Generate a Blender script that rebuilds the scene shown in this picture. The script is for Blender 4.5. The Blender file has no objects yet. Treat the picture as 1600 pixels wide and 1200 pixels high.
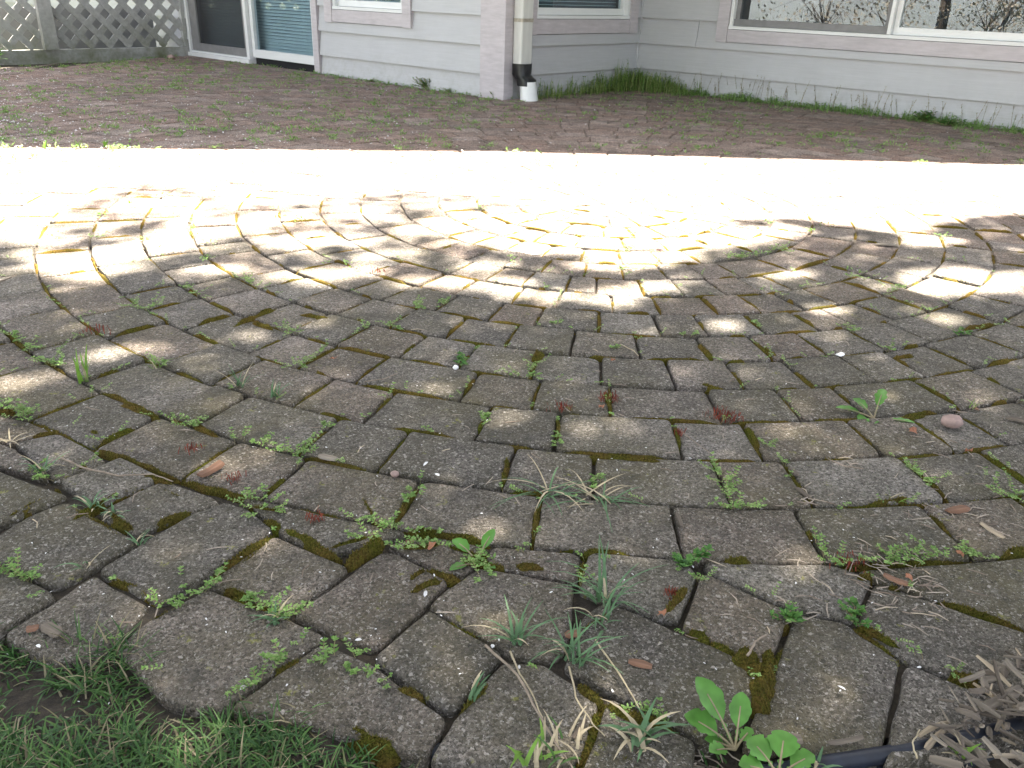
import bpy, math, random
import numpy as np
from mathutils import Vector, Matrix, noise

random.seed(7)
rnd = random.random
def uni(a, b): return a + (b - a) * random.random()
scene = bpy.context.scene
COL = scene.collection

# ------------------------------------------------------------------ camera
H = 0.62                      # eye height over the paving
PITCH, ROLL, FPX = math.radians(25.33), math.radians(2.06), 1294.0
X0 = Vector((1, 0, 0)); U0 = Vector((0, math.sin(PITCH), math.cos(PITCH)))
FW = Vector((0, math.cos(PITCH), -math.sin(PITCH)))
RT = math.cos(ROLL) * X0 + math.sin(ROLL) * U0
UP = -math.sin(ROLL) * X0 + math.cos(ROLL) * U0
CAM = Vector((0, 0, H))
cd = bpy.data.cameras.new('camera'); cam = bpy.data.objects.new('camera', cd); COL.objects.link(cam)
m = Matrix((RT, UP, -FW)).transposed().to_4x4(); m.translation = CAM
cam.matrix_world = m
cd.sensor_width = 36; cd.lens = FPX / 1600 * 36; cd.clip_start = 0.02; cd.clip_end = 500
scene.camera = cam

# ------------------------------------------------------------------ light
SUN_AZ, SUN_EL = math.radians(28), math.radians(65)
SUNV = Vector((math.cos(SUN_EL) * math.sin(SUN_AZ), math.cos(SUN_EL) * math.cos(SUN_AZ), math.sin(SUN_EL)))
world = bpy.data.worlds.new('World'); scene.world = world; world.use_nodes = True
nt = world.node_tree; bg = nt.nodes['Background']
sky = nt.nodes.new('ShaderNodeTexSky'); sky.sky_type = 'NISHITA'; sky.sun_disc = False
sky.sun_elevation = SUN_EL; sky.sun_rotation = SUN_AZ
sky.air_density = 1.0; sky.dust_density = 4.0; sky.ozone_density = 0.6
hs = nt.nodes.new('ShaderNodeHueSaturation'); hs.inputs['Saturation'].default_value = 0.42   # hazy spring sky
nt.links.new(sky.outputs[0], hs.inputs['Color']); nt.links.new(hs.outputs[0], bg.inputs[0]); bg.inputs[1].default_value = 0.05
sd = bpy.data.lights.new('sun', 'SUN'); sd.energy = 5.0; sd.angle = math.radians(0.53); sd.color = (1.0, 0.92, 0.78)
sun = bpy.data.objects.new('sun', sd); COL.objects.link(sun)
sun.rotation_euler = SUNV.to_track_quat('Z', 'Y').to_euler(); sun.location = (3, 5, 9)
vs = scene.view_settings
vs.view_transform = 'Standard'; vs.look = 'None'; vs.gamma = 1; vs.use_curve_mapping = False
vs.exposure = 3.65

# ------------------------------------------------------------------ helpers
def ray(x, y): return FW + (x - 800) / FPX * RT - (y - 600) / FPX * UP
def G(x, y, z=0.0):
    d = ray(x, y); t = (z - H) / d.z
    return CAM + d * t
def px(P):
    v = Vector(P) - CAM; z = v.dot(FW)
    if z < 0.05: return (-9999, 9999)
    return (800 + FPX * v.dot(RT) / z, 600 - FPX * v.dot(UP) / z)
def depth(P): return (Vector(P) - CAM).dot(FW)

class MB:
    """collects faces; built as ONE mesh"""
    def __init__(s): s.v = []; s.f = []; s.m = []
    def add(s, vs, fs, mi=0):
        o = len(s.v); s.v.extend([tuple(p) for p in vs])
        for f in fs: s.f.append([i + o for i in f]); s.m.append(mi)
    def build(s, name, mats, parent=None, loc=None, smooth=False, kind=None):
        me = bpy.data.meshes.new(name)
        vv = s.v
        if loc is not None: vv = [(a - loc[0], b - loc[1], c - loc[2]) for a, b, c in vv]
        me.from_pydata(vv, [], s.f)
        if not isinstance(mats, (list, tuple)): mats = [mats]
        for mt in mats: me.materials.append(mt)
        if len(mats) > 1: me.polygons.foreach_set('material_index', s.m)
        if smooth: me.polygons.foreach_set('use_smooth', [True] * len(me.polygons))
        me.update()
        o = bpy.data.objects.new(name, me); COL.objects.link(o)
        if loc is not None: o.location = loc
        if parent is not None:
            o.parent = parent
            if loc is not None: o.location = Vector(loc) - parent.location
            else: o.location = -parent.location
        if kind: o['kind'] = kind
        return o
def tag(o, label, cat, group=None):
    o['label'] = label; o['category'] = cat
    if group: o['group'] = group
    return o
def empty(name, loc, label, cat, group=None):
    o = bpy.data.objects.new(name, None); COL.objects.link(o); o.location = loc; o.empty_display_size = 0.05
    return tag(o, label, cat, group)
BOXF = [(0, 3, 2, 1), (4, 5, 6, 7), (0, 1, 5, 4), (1, 2, 6, 5), (2, 3, 7, 6), (3, 0, 4, 7)]
def box(mb, O, U, V, W, a, b, mi=0):
    """box between local coords a and b along axes U,V,W from O"""
    P = []
    for w in (a[2], b[2]):
        for (u, v) in ((a[0], a[1]), (b[0], a[1]), (b[0], b[1]), (a[0], b[1])):
            P.append(O + U * u + V * v + W * w)
    mb.add(P, BOXF, mi)
def tube(mb, pts, rad, n=5, mi=0, cap=True):
    pts = [Vector(p) for p in pts]
    if not isinstance(rad, (list, tuple)): rad = [rad] * len(pts)
    V = []; Fc = []
    for i, p in enumerate(pts):
        d = (pts[min(i + 1, len(pts) - 1)] - pts[max(i - 1, 0)])
        if d.length < 1e-9: d = Vector((0, 0, 1))
        d.normalize()
        a = d.cross(Vector((0.31, 0.2, 0.93)));
        if a.length < 1e-4: a = d.cross(Vector((1, 0, 0)))
        a.normalize(); b = d.cross(a)
        for k in range(n):
            t = 2 * math.pi * k / n
            V.append(p + a * math.cos(t) * rad[i] + b * math.sin(t) * rad[i])
    for i in range(len(pts) - 1):
        for k in range(n):
            Fc.append((i * n + k, i * n + (k + 1) % n, (i + 1) * n + (k + 1) % n, (i + 1) * n + k))
    if cap:
        Fc.append(tuple(range(n - 1, -1, -1))); o = (len(pts) - 1) * n; Fc.append(tuple(range(o, o + n)))
    mb.add(V, Fc, mi)

# ------------------------------------------------------------------ materials
def mat(name):
    m = bpy.data.materials.new(name); m.use_nodes = True
    n = m.node_tree; b = n.nodes['Principled BSDF']
    return m, n, b
def N(n, t, **k):
    x = n.nodes.new(t)
    for a, v in k.items():
        if a in ('op',): x.operation = v
        elif hasattr(x, a): setattr(x, a, v)
    return x
def L(n, a, b): n.links.new(a, b)
def pos(n): return N(n, 'ShaderNodeNewGeometry').outputs['Position']
def noise_(n, vec, scale, detail=3, rough=0.55):
    x = N(n, 'ShaderNodeTexNoise'); x.inputs['Scale'].default_value = scale
    x.inputs['Detail'].default_value = detail; x.inputs['Roughness'].default_value = rough
    L(n, vec, x.inputs['Vector']); return x.outputs['Fac']
def ramp(n, fac, stops):
    r = N(n, 'ShaderNodeValToRGB'); e = r.color_ramp.elements
    while len(e) < len(stops): e.new(0.5)
    for i, (p, c) in enumerate(stops):
        e[i].position = p; e[i].color = (c[0], c[1], c[2], 1) if isinstance(c, (tuple, list)) else (c, c, c, 1)
    L(n, fac, r.inputs[0]); return r.outputs[0]
def mix(n, fac, a, b, mode='MIX'):
    x = N(n, 'ShaderNodeMix', data_type='RGBA', blend_type=mode)
    for sock, v in ((x.inputs[0], fac), (x.inputs[6], a), (x.inputs[7], b)):
        if isinstance(v, (int, float)): sock.default_value = v
        elif isinstance(v, (tuple, list)): sock.default_value = (v[0], v[1], v[2], 1)
        else: L(n, v, sock)
    return x.outputs[2]
def math_(n, op, a, b=None):
    x = N(n, 'ShaderNodeMath', operation=op)
    for i, v in enumerate((a, b)):
        if v is None: continue
        if isinstance(v, (int, float)): x.inputs[i].default_value = v
        else: L(n, v, x.inputs[i])
    return x.outputs[0]
def bump(n, b, hgt, strength, dist):
    x = N(n, 'ShaderNodeBump'); x.inputs['Strength'].default_value = strength; x.inputs['Distance'].default_value = dist
    L(n, hgt, x.inputs['Height']); L(n, x.outputs[0], b.inputs['Normal'])
def simple(name, col, rough=0.7, var=0.15, scale=20, bumpd=0, spec=0.4, metallic=0):
    m, n, b = mat(name)
    f = noise_(n, pos(n), scale, 4)
    lo = tuple(c * (1 - var) for c in col); hi = tuple(min(1, c * (1 + var)) for c in col)
    L(n, ramp(n, f, [(0.3, lo), (0.7, hi)]), b.inputs['Base Color'])
    b.inputs['Roughness'].default_value = rough; b.inputs['Specular IOR Level'].default_value = spec
    b.inputs['Metallic'].default_value = metallic
    if bumpd: bump(n, b, noise_(n, pos(n), scale * 3, 4), 0.6, bumpd)
    return m
def island(name, stops, rough=0.6, trans=0.0, spec=0.35):
    """colour varies from piece to piece"""
    m, n, b = mat(name)
    g = N(n, 'ShaderNodeNewGeometry')
    c = ramp(n, g.outputs['Random Per Island'], stops)
    f = noise_(n, g.outputs['Position'], 60, 2)
    c = mix(n, 1.0, c, ramp(n, f, [(0.3, 0.75), (0.7, 1.2)]), 'MULTIPLY')
    L(n, c, b.inputs['Base Color']); b.inputs['Roughness'].default_value = rough
    b.inputs['Specular IOR Level'].default_value = spec
    if trans:
        out = n.nodes['Material Output']; t = N(n, 'ShaderNodeBsdfTranslucent'); L(n, c, t.inputs[0])
        s = N(n, 'ShaderNodeMixShader'); s.inputs[0].default_value = trans
        L(n, b.outputs[0], s.inputs[1]); L(n, t.outputs[0], s.inputs[2]); L(n, s.outputs[0], out.inputs[0])
    return m

def paver_material():
    m, n, b = mat('weathered_concrete_paver')
    p = pos(n)
    at = N(n, 'ShaderNodeAttribute', attribute_name='tint'); tint = at.outputs['Fac']
    # base tone: grey to reddish brown from stone to stone
    base = ramp(n, tint, [(0.0, (0.140, 0.124, 0.116)), (0.35, (0.205, 0.180, 0.166)), (0.7, (0.240, 0.184, 0.160)), (1.0, (0.290, 0.262, 0.245))])
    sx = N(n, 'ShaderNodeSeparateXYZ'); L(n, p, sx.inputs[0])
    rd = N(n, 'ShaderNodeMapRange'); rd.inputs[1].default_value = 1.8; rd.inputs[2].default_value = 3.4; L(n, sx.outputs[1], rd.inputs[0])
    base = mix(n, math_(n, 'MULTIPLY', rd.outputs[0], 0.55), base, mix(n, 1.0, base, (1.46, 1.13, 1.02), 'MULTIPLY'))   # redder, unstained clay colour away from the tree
    big = noise_(n, p, 9, 5, 0.6)
    base = mix(n, 1.0, base, ramp(n, big, [(0.25, 0.50), (0.75, 1.4)]), 'MULTIPLY')
    damp_shade = N(n, 'ShaderNodeMapRange'); damp_shade.inputs[1].default_value = 0.9; damp_shade.inputs[2].default_value = 2.8
    damp_shade.inputs[3].default_value = 0.66; damp_shade.inputs[4].default_value = 1.0; L(n, sx.outputs[1], damp_shade.inputs[0])
    base = mix(n, 1.0, base, damp_shade.outputs[0], 'MULTIPLY')   # nearer stones darker: damp grime, with tree shade painted into the colour
    # aggregate grains
    wn = N(n, 'ShaderNodeTexNoise'); wn.inputs['Scale'].default_value = 240; wn.inputs['Detail'].default_value = 3; L(n, p, wn.inputs['Vector'])
    vm = N(n, 'ShaderNodeVectorMath', operation='MULTIPLY_ADD'); L(n, wn.outputs['Color'], vm.inputs[0]); vm.inputs[1].default_value = (.009, .009, .009); L(n, p, vm.inputs[2])
    pw = vm.outputs[0]
    v1 = N(n, 'ShaderNodeTexVoronoi'); v1.inputs['Scale'].default_value = 330; L(n, p, v1.inputs['Vector'])
    sep = N(n, 'ShaderNodeSeparateColor'); L(n, v1.outputs['Color'], sep.inputs[0])
    base = mix(n, 1.0, base, ramp(n, sep.outputs[0], [(0.0, 0.30), (0.35, 0.85), (0.82, 1.15), (1.0, 1.9)]), 'MULTIPLY')
    fine = noise_(n, p, 900, 2, 0.7)
    base = mix(n, 1.0, base, ramp(n, fine, [(0.3, 0.6), (0.7, 1.4)]), 'MULTIPLY')
    # pale chips of stone
    v2 = N(n, 'ShaderNodeTexVoronoi'); v2.inputs['Scale'].default_value = 190; L(n, pw, v2.inputs['Vector'])
    sep2 = N(n, 'ShaderNodeSeparateColor'); L(n, v2.outputs['Color'], sep2.inputs[0])
    chip = math_(n, 'MULTIPLY', math_(n, 'GREATER_THAN', sep2.outputs[1], 0.70), math_(n, 'LESS_THAN', v2.outputs['Distance'], math_(n, 'MULTIPLY', math_(n, 'POWER', sep2.outputs[2], 2.0), 0.50)))
    # algae and dirt, thick under the tree, thin by the house
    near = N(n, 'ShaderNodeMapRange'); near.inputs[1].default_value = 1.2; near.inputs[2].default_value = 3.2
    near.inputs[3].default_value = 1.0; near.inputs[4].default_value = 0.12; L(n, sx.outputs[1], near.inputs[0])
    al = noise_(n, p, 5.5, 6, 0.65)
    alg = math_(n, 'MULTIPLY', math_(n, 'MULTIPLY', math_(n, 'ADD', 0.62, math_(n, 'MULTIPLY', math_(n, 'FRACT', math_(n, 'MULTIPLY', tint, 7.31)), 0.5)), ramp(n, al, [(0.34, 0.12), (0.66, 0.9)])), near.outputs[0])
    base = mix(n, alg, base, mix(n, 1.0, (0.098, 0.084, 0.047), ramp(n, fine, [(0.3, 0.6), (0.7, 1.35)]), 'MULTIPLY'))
    v3 = N(n, 'ShaderNodeTexVoronoi'); v3.inputs['Scale'].default_value = 520; L(n, pw, v3.inputs['Vector'])
    sep3 = N(n, 'ShaderNodeSeparateColor'); L(n, v3.outputs['Color'], sep3.inputs[0])
    sand = math_(n, 'GREATER_THAN', sep3.outputs[0], math_(n, 'ADD', 0.80, math_(n, 'MULTIPLY', al, 0.16)))
    base = mix(n, math_(n, 'MULTIPLY', sand, 0.50), base, (0.36, 0.33, 0.30))
    base = mix(n, math_(n, 'MULTIPLY', math_(n, 'GREATER_THAN', sep3.outputs[1], 0.86), 0.65), base, (0.022, 0.018, 0.014))
    base = mix(n, math_(n, 'MULTIPLY', chip, 0.62), base, (0.44, 0.40, 0.37))
    # dark soot blotches
    dk = noise_(n, p, 14, 5, 0.7)
    base = mix(n, ramp(n, dk, [(0.52, 0.0), (0.72, 0.65)]), base, (0.035, 0.033, 0.028))
    # pale lime scale
    lm = noise_(n, p, 21, 5, 0.7)
    base = mix(n, math_(n, 'MULTIPLY', ramp(n, lm, [(0.60, 0.0), (0.74, 0.45)]), ramp(n, sep.outputs[1], [(0.3, 0.0), (0.6, 1.0)])), base, (0.36, 0.33, 0.31))
    # yellow lichen
    lc = noise_(n, p, 26, 3, 0.6); lc2 = noise_(n, p, 190, 2, 0.6)
    lich = math_(n, 'MULTIPLY', math_(n, 'MULTIPLY', ramp(n, lc, [(0.63, 0.0), (0.69, 1.0)]), ramp(n, lc2, [(0.50, 0.0), (0.58, 1.0)])), near.outputs[0])
    base = mix(n, math_(n, 'MULTIPLY', lich, 0.6), base, (0.22, 0.22, 0.04))
    L(n, base, b.inputs['Base Color'])
    b.inputs['Roughness'].default_value = 0.82; b.inputs['Specular IOR Level'].default_value = 0.35
    hg = math_(n, 'ADD', math_(n, 'MULTIPLY', v1.outputs['Distance'], -0.8), math_(n, 'ADD', math_(n, 'MULTIPLY', noise_(n, p, 420, 3, 0.7), 1.0), math_(n, 'MULTIPLY', noise_(n, p, 75, 4, 0.7), 2.2)))
    bump(n, b, hg, 1.0, 0.0028)
    return m
M = {}
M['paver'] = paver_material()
def soil_material(name, a, bb, c):
    m, n, b = mat(name); p = pos(n)
    f = noise_(n, p, 90, 6, 0.7)
    col = ramp(n, f, [(0.3, a), (0.55, bb), (0.8, c)])
    L(n, col, b.inputs['Base Color']); b.inputs['Roughness'].default_value = 0.95
    bump(n, b, noise_(n, p, 160, 6, 0.75), 1.0, 0.006); return m
M['joint'] = soil_material('joint_soil', (0.018, 0.014, 0.010), (0.045, 0.034, 0.024), (0.09, 0.07, 0.05))
def joint_sand():
    m = M['joint']; n = m.node_tree; b = n.nodes['Principled BSDF']; src = b.inputs['Base Color'].links[0].from_socket
    p = pos(n); sx = N(n, 'ShaderNodeSeparateXYZ'); L(n, p, sx.inputs[0])
    r = N(n, 'ShaderNodeMapRange'); r.inputs[1].default_value = 1.7; r.inputs[2].default_value = 2.6; L(n, sx.outputs[1], r.inputs[0])
    L(n, mix(n, r.outputs[0], src, ramp(n, noise_(n, p, 60, 4), [(0.3, (0.10, 0.08, 0.06)), (0.7, (0.20, 0.165, 0.13))])), b.inputs['Base Color'])
joint_sand()
M['soil'] = soil_material('garden_soil', (0.02, 0.016, 0.012), (0.05, 0.038, 0.027), (0.10, 0.08, 0.06))
M['lawn'] = soil_material('lawn_soil', (0.03, 0.045, 0.015), (0.05, 0.075, 0.022), (0.08, 0.10, 0.035))
def moss_material():
    m, n, b = mat('moss'); p = pos(n)
    f = noise_(n, p, 17, 3); f2 = noise_(n, p, 420, 3, 0.7)
    c = ramp(n, f, [(0.30, (0.085, 0.098, 0.012)), (0.48, (0.085, 0.075, 0.014)), (0.62, (0.11, 0.075, 0.020)), (0.75, (0.15, 0.15, 0.018))])
    sx = N(n, 'ShaderNodeSeparateXYZ'); L(n, p, sx.inputs[0])
    md = N(n, 'ShaderNodeMapRange'); md.inputs[1].default_value = 1.0; md.inputs[2].default_value = 1.9; L(n, sx.outputs[1], md.inputs[0])
    c = mix(n, math_(n, 'MULTIPLY', md.outputs[0], 0.65), c, ramp(n, f, [(0.35, (0.115, 0.085, 0.016)), (0.7, (0.19, 0.11, 0.022))]))   # further out, the sun's gold is tinted into the moss colour
    c = mix(n, 1.0, c, ramp(n, f2, [(0.3, 0.2), (0.7, 1.45)]), 'MULTIPLY')
    L(n, c, b.inputs['Base Color']); b.inputs['Roughness'].default_value = 0.95; b.inputs['Specular IOR Level'].default_value = 0.1
    bump(n, b, noise_(n, p, 520, 3, 0.7), 1.0, 0.003); return m
M['moss'] = moss_material()
M['mossblade'] = island('moss_fuzz', [(0, (0.07, 0.085, 0.012)), (0.5, (0.13, 0.115, 0.02)), (1, (0.20, 0.14, 0.035))], 0.8, 0.35)
M['redmoss'] = island('red_moss_stalks', [(0, (0.13, 0.02, 0.015)), (1, (0.26, 0.06, 0.035))], 0.7, 0.25)
M['weed'] = island('chickweed_leaf', [(0, (0.12, 0.24, 0.05)), (0.5, (0.22, 0.37, 0.10)), (1, (0.35, 0.47, 0.18))], 0.5, 0.35)
M['weedstem'] = island('chickweed_stem', [(0, (0.20, 0.22, 0.09)), (1, (0.30, 0.22, 0.13))], 0.6, 0.1)
M['darkweed'] = island('broad_weed_leaf', [(0, (0.05, 0.15, 0.03)), (1, (0.14, 0.29, 0.06))], 0.5, 0.3)
M['bankweed'] = island('weed_bank_leaf', [(0, (0.10, 0.20, 0.04)), (0.5, (0.21, 0.33, 0.08)), (1, (0.40, 0.42, 0.17))], 0.5, 0.35)
M['bluegrass'] = island('blue_green_blade', [(0, (0.055, 0.125, 0.055)), (0.6, (0.105, 0.20, 0.095)), (1, (0.20, 0.29, 0.15))], 0.45, 0.25)
M['grass'] = island('lawn_blade', [(0, (0.025, 0.075, 0.018)), (0.45, (0.055, 0.130, 0.032)), (0.80, (0.11, 0.205, 0.055)), (0.86, (0.18, 0.155, 0.085)), (1, (0.33, 0.28, 0.18))], 0.5, 0.3)
M['brightgrass'] = island('fresh_blade', [(0, (0.12, 0.26, 0.03)), (1, (0.23, 0.40, 0.07))], 0.45, 0.35)
M['dandelion'] = island('dandelion_leaf', [(0, (0.075, 0.22, 0.035)), (1, (0.13, 0.30, 0.06))], 0.42, 0.3)
M['vein'] = island('dandelion_stalk', [(0, (0.28, 0.27, 0.14)), (1, (0.26, 0.17, 0.13))], 0.5)
M['straw'] = island('dry_straw', [(0, (0.30, 0.23, 0.14)), (0.6, (0.42, 0.35, 0.24)), (1, (0.60, 0.55, 0.44))], 0.7, 0.1)
M['petal'] = island('fallen_petal', [(0, (0.70, 0.68, 0.70)), (1, (0.85, 0.84, 0.86))], 0.5, 0.2)
M['chip'] = island('bark_chip', [(0, (0.15, 0.11, 0.085)), (0.4, (0.25, 0.20, 0.165)), (0.75, (0.33, 0.28, 0.235)), (1, (0.46, 0.37, 0.26))], 0.85)
def chipmat(name, col):
    m, n, b = mat(name); tc = N(n, 'ShaderNodeTexCoord')
    mp = N(n, 'ShaderNodeMapping'); mp.inputs['Scale'].default_value = (9, 120, 90); L(n, tc.outputs['Object'], mp.inputs[0])
    oi = N(n, 'ShaderNodeObjectInfo')
    f = noise_(n, mp.outputs[0], 1.0, 4, 0.6)
    c = mix(n, 1.0, ramp(n, oi.outputs['Random'], col), ramp(n, f, [(0.3, 0.45), (0.7, 1.3)]), 'MULTIPLY')
    L(n, c, b.inputs['Base Color']); b.inputs['Roughness'].default_value = 0.85
    bump(n, b, f, 0.8, 0.0015); return m
M['mulch'] = chipmat('mulch_wood', [(0, (0.085, 0.065, 0.05)), (0.4, (0.155, 0.125, 0.10)), (0.8, (0.22, 0.185, 0.15)), (1, (0.36, 0.285, 0.20))])
M['brownchip'] = chipmat('brown_bark', [(0, (0.15, 0.075, 0.045)), (1, (0.24, 0.13, 0.085))])
M['redleaf'] = island('red_brown_leaf', [(0, (0.26, 0.09, 0.05)), (1, (0.40, 0.19, 0.11))], 0.6, 0.2)
M['stone'] = simple('small_stone', (0.30, 0.21, 0.19), 0.7, 0.3, 60, 0.001)
M['twig'] = simple('twig_bark', (0.24, 0.19, 0.15), 0.8, 0.3, 90)
M['edging'] = simple('black_plastic_edging', (0.010, 0.013, 0.024), 0.5, 0.5, 40, 0.0006, 0.4)
def painted(name, col, grain=(6, 6, 90), dirt=0.1, rough=0.55, bd=0.0012, splash=False):
    m, n, b = mat(name); p = pos(n)
    mp = N(n, 'ShaderNodeMapping'); mp.inputs['Scale'].default_value = grain; L(n, p, mp.inputs[0])
    f = noise_(n, mp.outputs[0], 1.0, 5, 0.65); g = noise_(n, p, 5, 5, 0.7)
    c = mix(n, 1.0, col, ramp(n, f, [(0.3, 1 - dirt), (0.7, 1 + dirt * 0.6)]), 'MULTIPLY')
    c = mix(n, 1.0, c, ramp(n, g, [(0.3, 1 - dirt), (0.7, 1.0)]), 'MULTIPLY')
    if splash:    # mud and algae spots near the ground
        sx = N(n, 'ShaderNodeSeparateXYZ'); L(n, p, sx.inputs[0])
        r = N(n, 'ShaderNodeMapRange'); r.inputs[1].default_value = 0.02; r.inputs[2].default_value = 0.22; r.inputs[3].default_value = 0.75; r.inputs[4].default_value = 0.0; L(n, sx.outputs[2], r.inputs[0])
        c = mix(n, math_(n, 'MULTIPLY', r.outputs[0], ramp(n, noise_(n, p, 22, 6, 0.75), [(0.46, 0.0), (0.70, 0.45)])), c, (0.24, 0.22, 0.16))
    L(n, c, b.inputs['Base Color']); b.inputs['Roughness'].default_value = rough
    bump(n, b, f, 0.5, bd); return m
M['siding'] = painted('grey_siding_paint', (0.485, 0.482, 0.505), (5, 5, 150), 0.07, splash=True)
M['trim'] = painted('mauve_trim_paint', (0.53, 0.485, 0.515), (9, 9, 60), 0.14)
M['white'] = painted('white_vinyl', (0.74, 0.74, 0.75), (4, 4, 30), 0.06, 0.4, 0.0)
M['pipe'] = painted('downspout_enamel', (0.66, 0.655, 0.63), (30, 30, 3), 0.10, 0.4, 0.0)
M['pvc'] = simple('white_plastic_pipe', (0.82, 0.82, 0.83), 0.35, 0.04, 20)
M['rubber'] = simple('black_rubber', (0.012, 0.012, 0.013), 0.35, 0.2, 30, 0, 0.5)
M['screenframe'] = simple('grey_screen_frame', (0.20, 0.195, 0.20), 0.5, 0.1, 20)
M['metal'] = simple('strap_metal', (0.42, 0.38, 0.32), 0.5, 0.2, 60, 0, 0.5, 0.4)
M['roof'] = simple('dark_shingle', (0.09, 0.085, 0.08), 0.9, 0.3, 12)
M['blind'] = simple('pale_blind', (0.47, 0.535, 0.555), 0.6, 0.05, 4)
M['room'] = simple('dim_room', (0.10, 0.11, 0.13), 0.9, 0.1, 3)
M['fabric'] = simple('pale_curtain', (0.55, 0.62, 0.72), 0.8, 0.2, 9)
M['shed'] = simple('grey_board_paint', (0.27, 0.27, 0.285), 0.8, 0.12, 6)
M['dark'] = simple('shadow_gap', (0.015, 0.015, 0.017), 0.9, 0.2, 20)
def glass(name, tint, refl=1.0):
    m, n, b = mat(name); out = n.nodes['Material Output']; n.nodes.remove(b)
    t = N(n, 'ShaderNodeBsdfTransparent'); t.inputs[0].default_value = tint
    g = N(n, 'ShaderNodeBsdfGlossy'); g.inputs['Roughness'].default_value = 0.004
    fr = N(n, 'ShaderNodeFresnel'); fr.inputs[0].default_value = 1.52
    s = N(n, 'ShaderNodeMixShader'); ge = N(n, 'ShaderNodeNewGeometry')
    L(n, math_(n, 'MULTIPLY', math_(n, 'MULTIPLY', fr.outputs[0], refl), math_(n, 'SUBTRACT', 1.0, ge.outputs['Backfacing'])), s.inputs[0])
    L(n, t.outputs[0], s.inputs[1]); L(n, g.outputs[0], s.inputs[2]); L(n, s.outputs[0], out.inputs[0]); return m
M['glass'] = glass('window_glass', (0.86, 0.92, 0.945, 1), 1.8)
def mesh_screen():
    m, n, b = mat('insect_screen'); out = n.nodes['Material Output']
    b.inputs['Base Color'].default_value = (0.05, 0.05, 0.055, 1); b.inputs['Roughness'].default_value = 0.7
    t = N(n, 'ShaderNodeBsdfTransparent'); s = N(n, 'ShaderNodeMixShader'); s.inputs[0].default_value = 0.42
    L(n, t.outputs[0], s.inputs[1]); L(n, b.outputs[0], s.inputs[2]); L(n, s.outputs[0], out.inputs[0]); return m
M['screen'] = mesh_screen()
def lattice_material():
    m, n, b = mat('weathered_lattice'); p = pos(n)
    sx = N(n, 'ShaderNodeSeparateXYZ'); L(n, p, sx.inputs[0])
    f = noise_(n, p, 30, 5, 0.7); g = noise_(n, p, 4, 4, 0.7)
    c = ramp(n, f, [(0.3, (0.36, 0.355, 0.36)), (0.7, (0.52, 0.51, 0.515))])
    low = N(n, 'ShaderNodeMapRange'); low.inputs[1].default_value = 0.0; low.inputs[2].default_value = 0.42
    low.inputs[3].default_value = 1.0; low.inputs[4].default_value = 0.0; L(n, sx.outputs[2], low.inputs[0])
    c = mix(n, math_(n, 'MULTIPLY', ramp(n, g, [(0.35, 0.1), (0.65, 0.9)]), low.outputs[0]), c, (0.13, 0.14, 0.06))
    L(n, c, b.inputs['Base Color']); b.inputs['Roughness'].default_value = 0.8; return m
M['lattice'] = lattice_material()
M['leaf'] = island('tree_leaf', [(0, (0.05, 0.11, 0.02)), (1, (0.11, 0.20, 0.04))], 0.5, 0.3)
M['paleleaf'] = island('young_leaf', [(0, (0.16, 0.18, 0.06)), (0.5, (0.34, 0.31, 0.14)), (1, (0.5, 0.44, 0.3))], 0.6, 0.35)
M['bark'] = simple('tree_bark', (0.16, 0.125, 0.10), 0.9, 0.35, 30, 0.01)

# ------------------------------------------------------------------ setting: ground
def sheet(name, pts, z, mt, kind='structure', parent=None):
    mb = MB(); mb.add([(p[0], p[1], z) for p in pts], [tuple(range(len(pts)))])
    o = mb.build(name, mt); o['kind'] = kind; return o
sheet('ground', [(-90, -90), (90, -90), (90, 90), (-90, 90)], -0.075, M['lawn'])

S = 0.62 / 0.76
A41 = math.radians(41)
UH = Vector((-math.cos(A41), math.sin(A41), 0)); VH = Vector((math.sin(A41), math.cos(A41), 0))
ZV = Vector((0, 0, 1))
HC = G(787, 155)                       # outer corner of the house by the downspout
HI = HC + VH * (1.80 * S)              # inner corner
LO = HC + UH * (4.76 * S)              # where the lattice meets the wall
def flat(P): return (P.x, P.y)
near_edge = [flat(G(*q)) for q in [(-500, 930), (-150, 940), (0, 958), (100, 1000), (200, 995), (290, 1066), (400, 1078), (500, 1102), (672, 1142), (870, 1152), (1060, 1165), (1190, 1122), (1380, 1142), (1540, 1110), (1700, 1060), (2300, 930)]]
left_edge = [(-3.6, 6.35), flat(G(100, 96)), flat(G(0, 109)), (-3.75, 5.4), (-4.0, 4.4), (-4.0, 1.4)]
patio_poly = near_edge + [(3.8, 0.9), (4.6, 3.2)] + [flat(HI - UH * 4.4), flat(HI + VH * 0.3), flat(HC + VH * 0.3), flat(LO + VH * .3), flat(LO)] + left_edge
def inside(p, poly):
    c = False; j = len(poly) - 1
    for i in range(len(poly)):
        a, b = poly[i], poly[j]
        if (a[1] > p[1]) != (b[1] > p[1]) and p[0] < (b[0] - a[0]) * (p[1] - a[1]) / (b[1] - a[1]) + a[0]: c = not c
        j = i
    return c
patio = sheet('patio', patio_poly, -0.011, M['joint'])

fill = [(p[0], p[1]) for p in patio_poly if p[1] > 2.1]
sheet('joint_sand', [(-3.9, 2.05), (4.3, 2.05), (4.6, 3.2)] + [q for q in fill if q[1] > 3.3], -0.0062, M['joint'])

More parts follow.
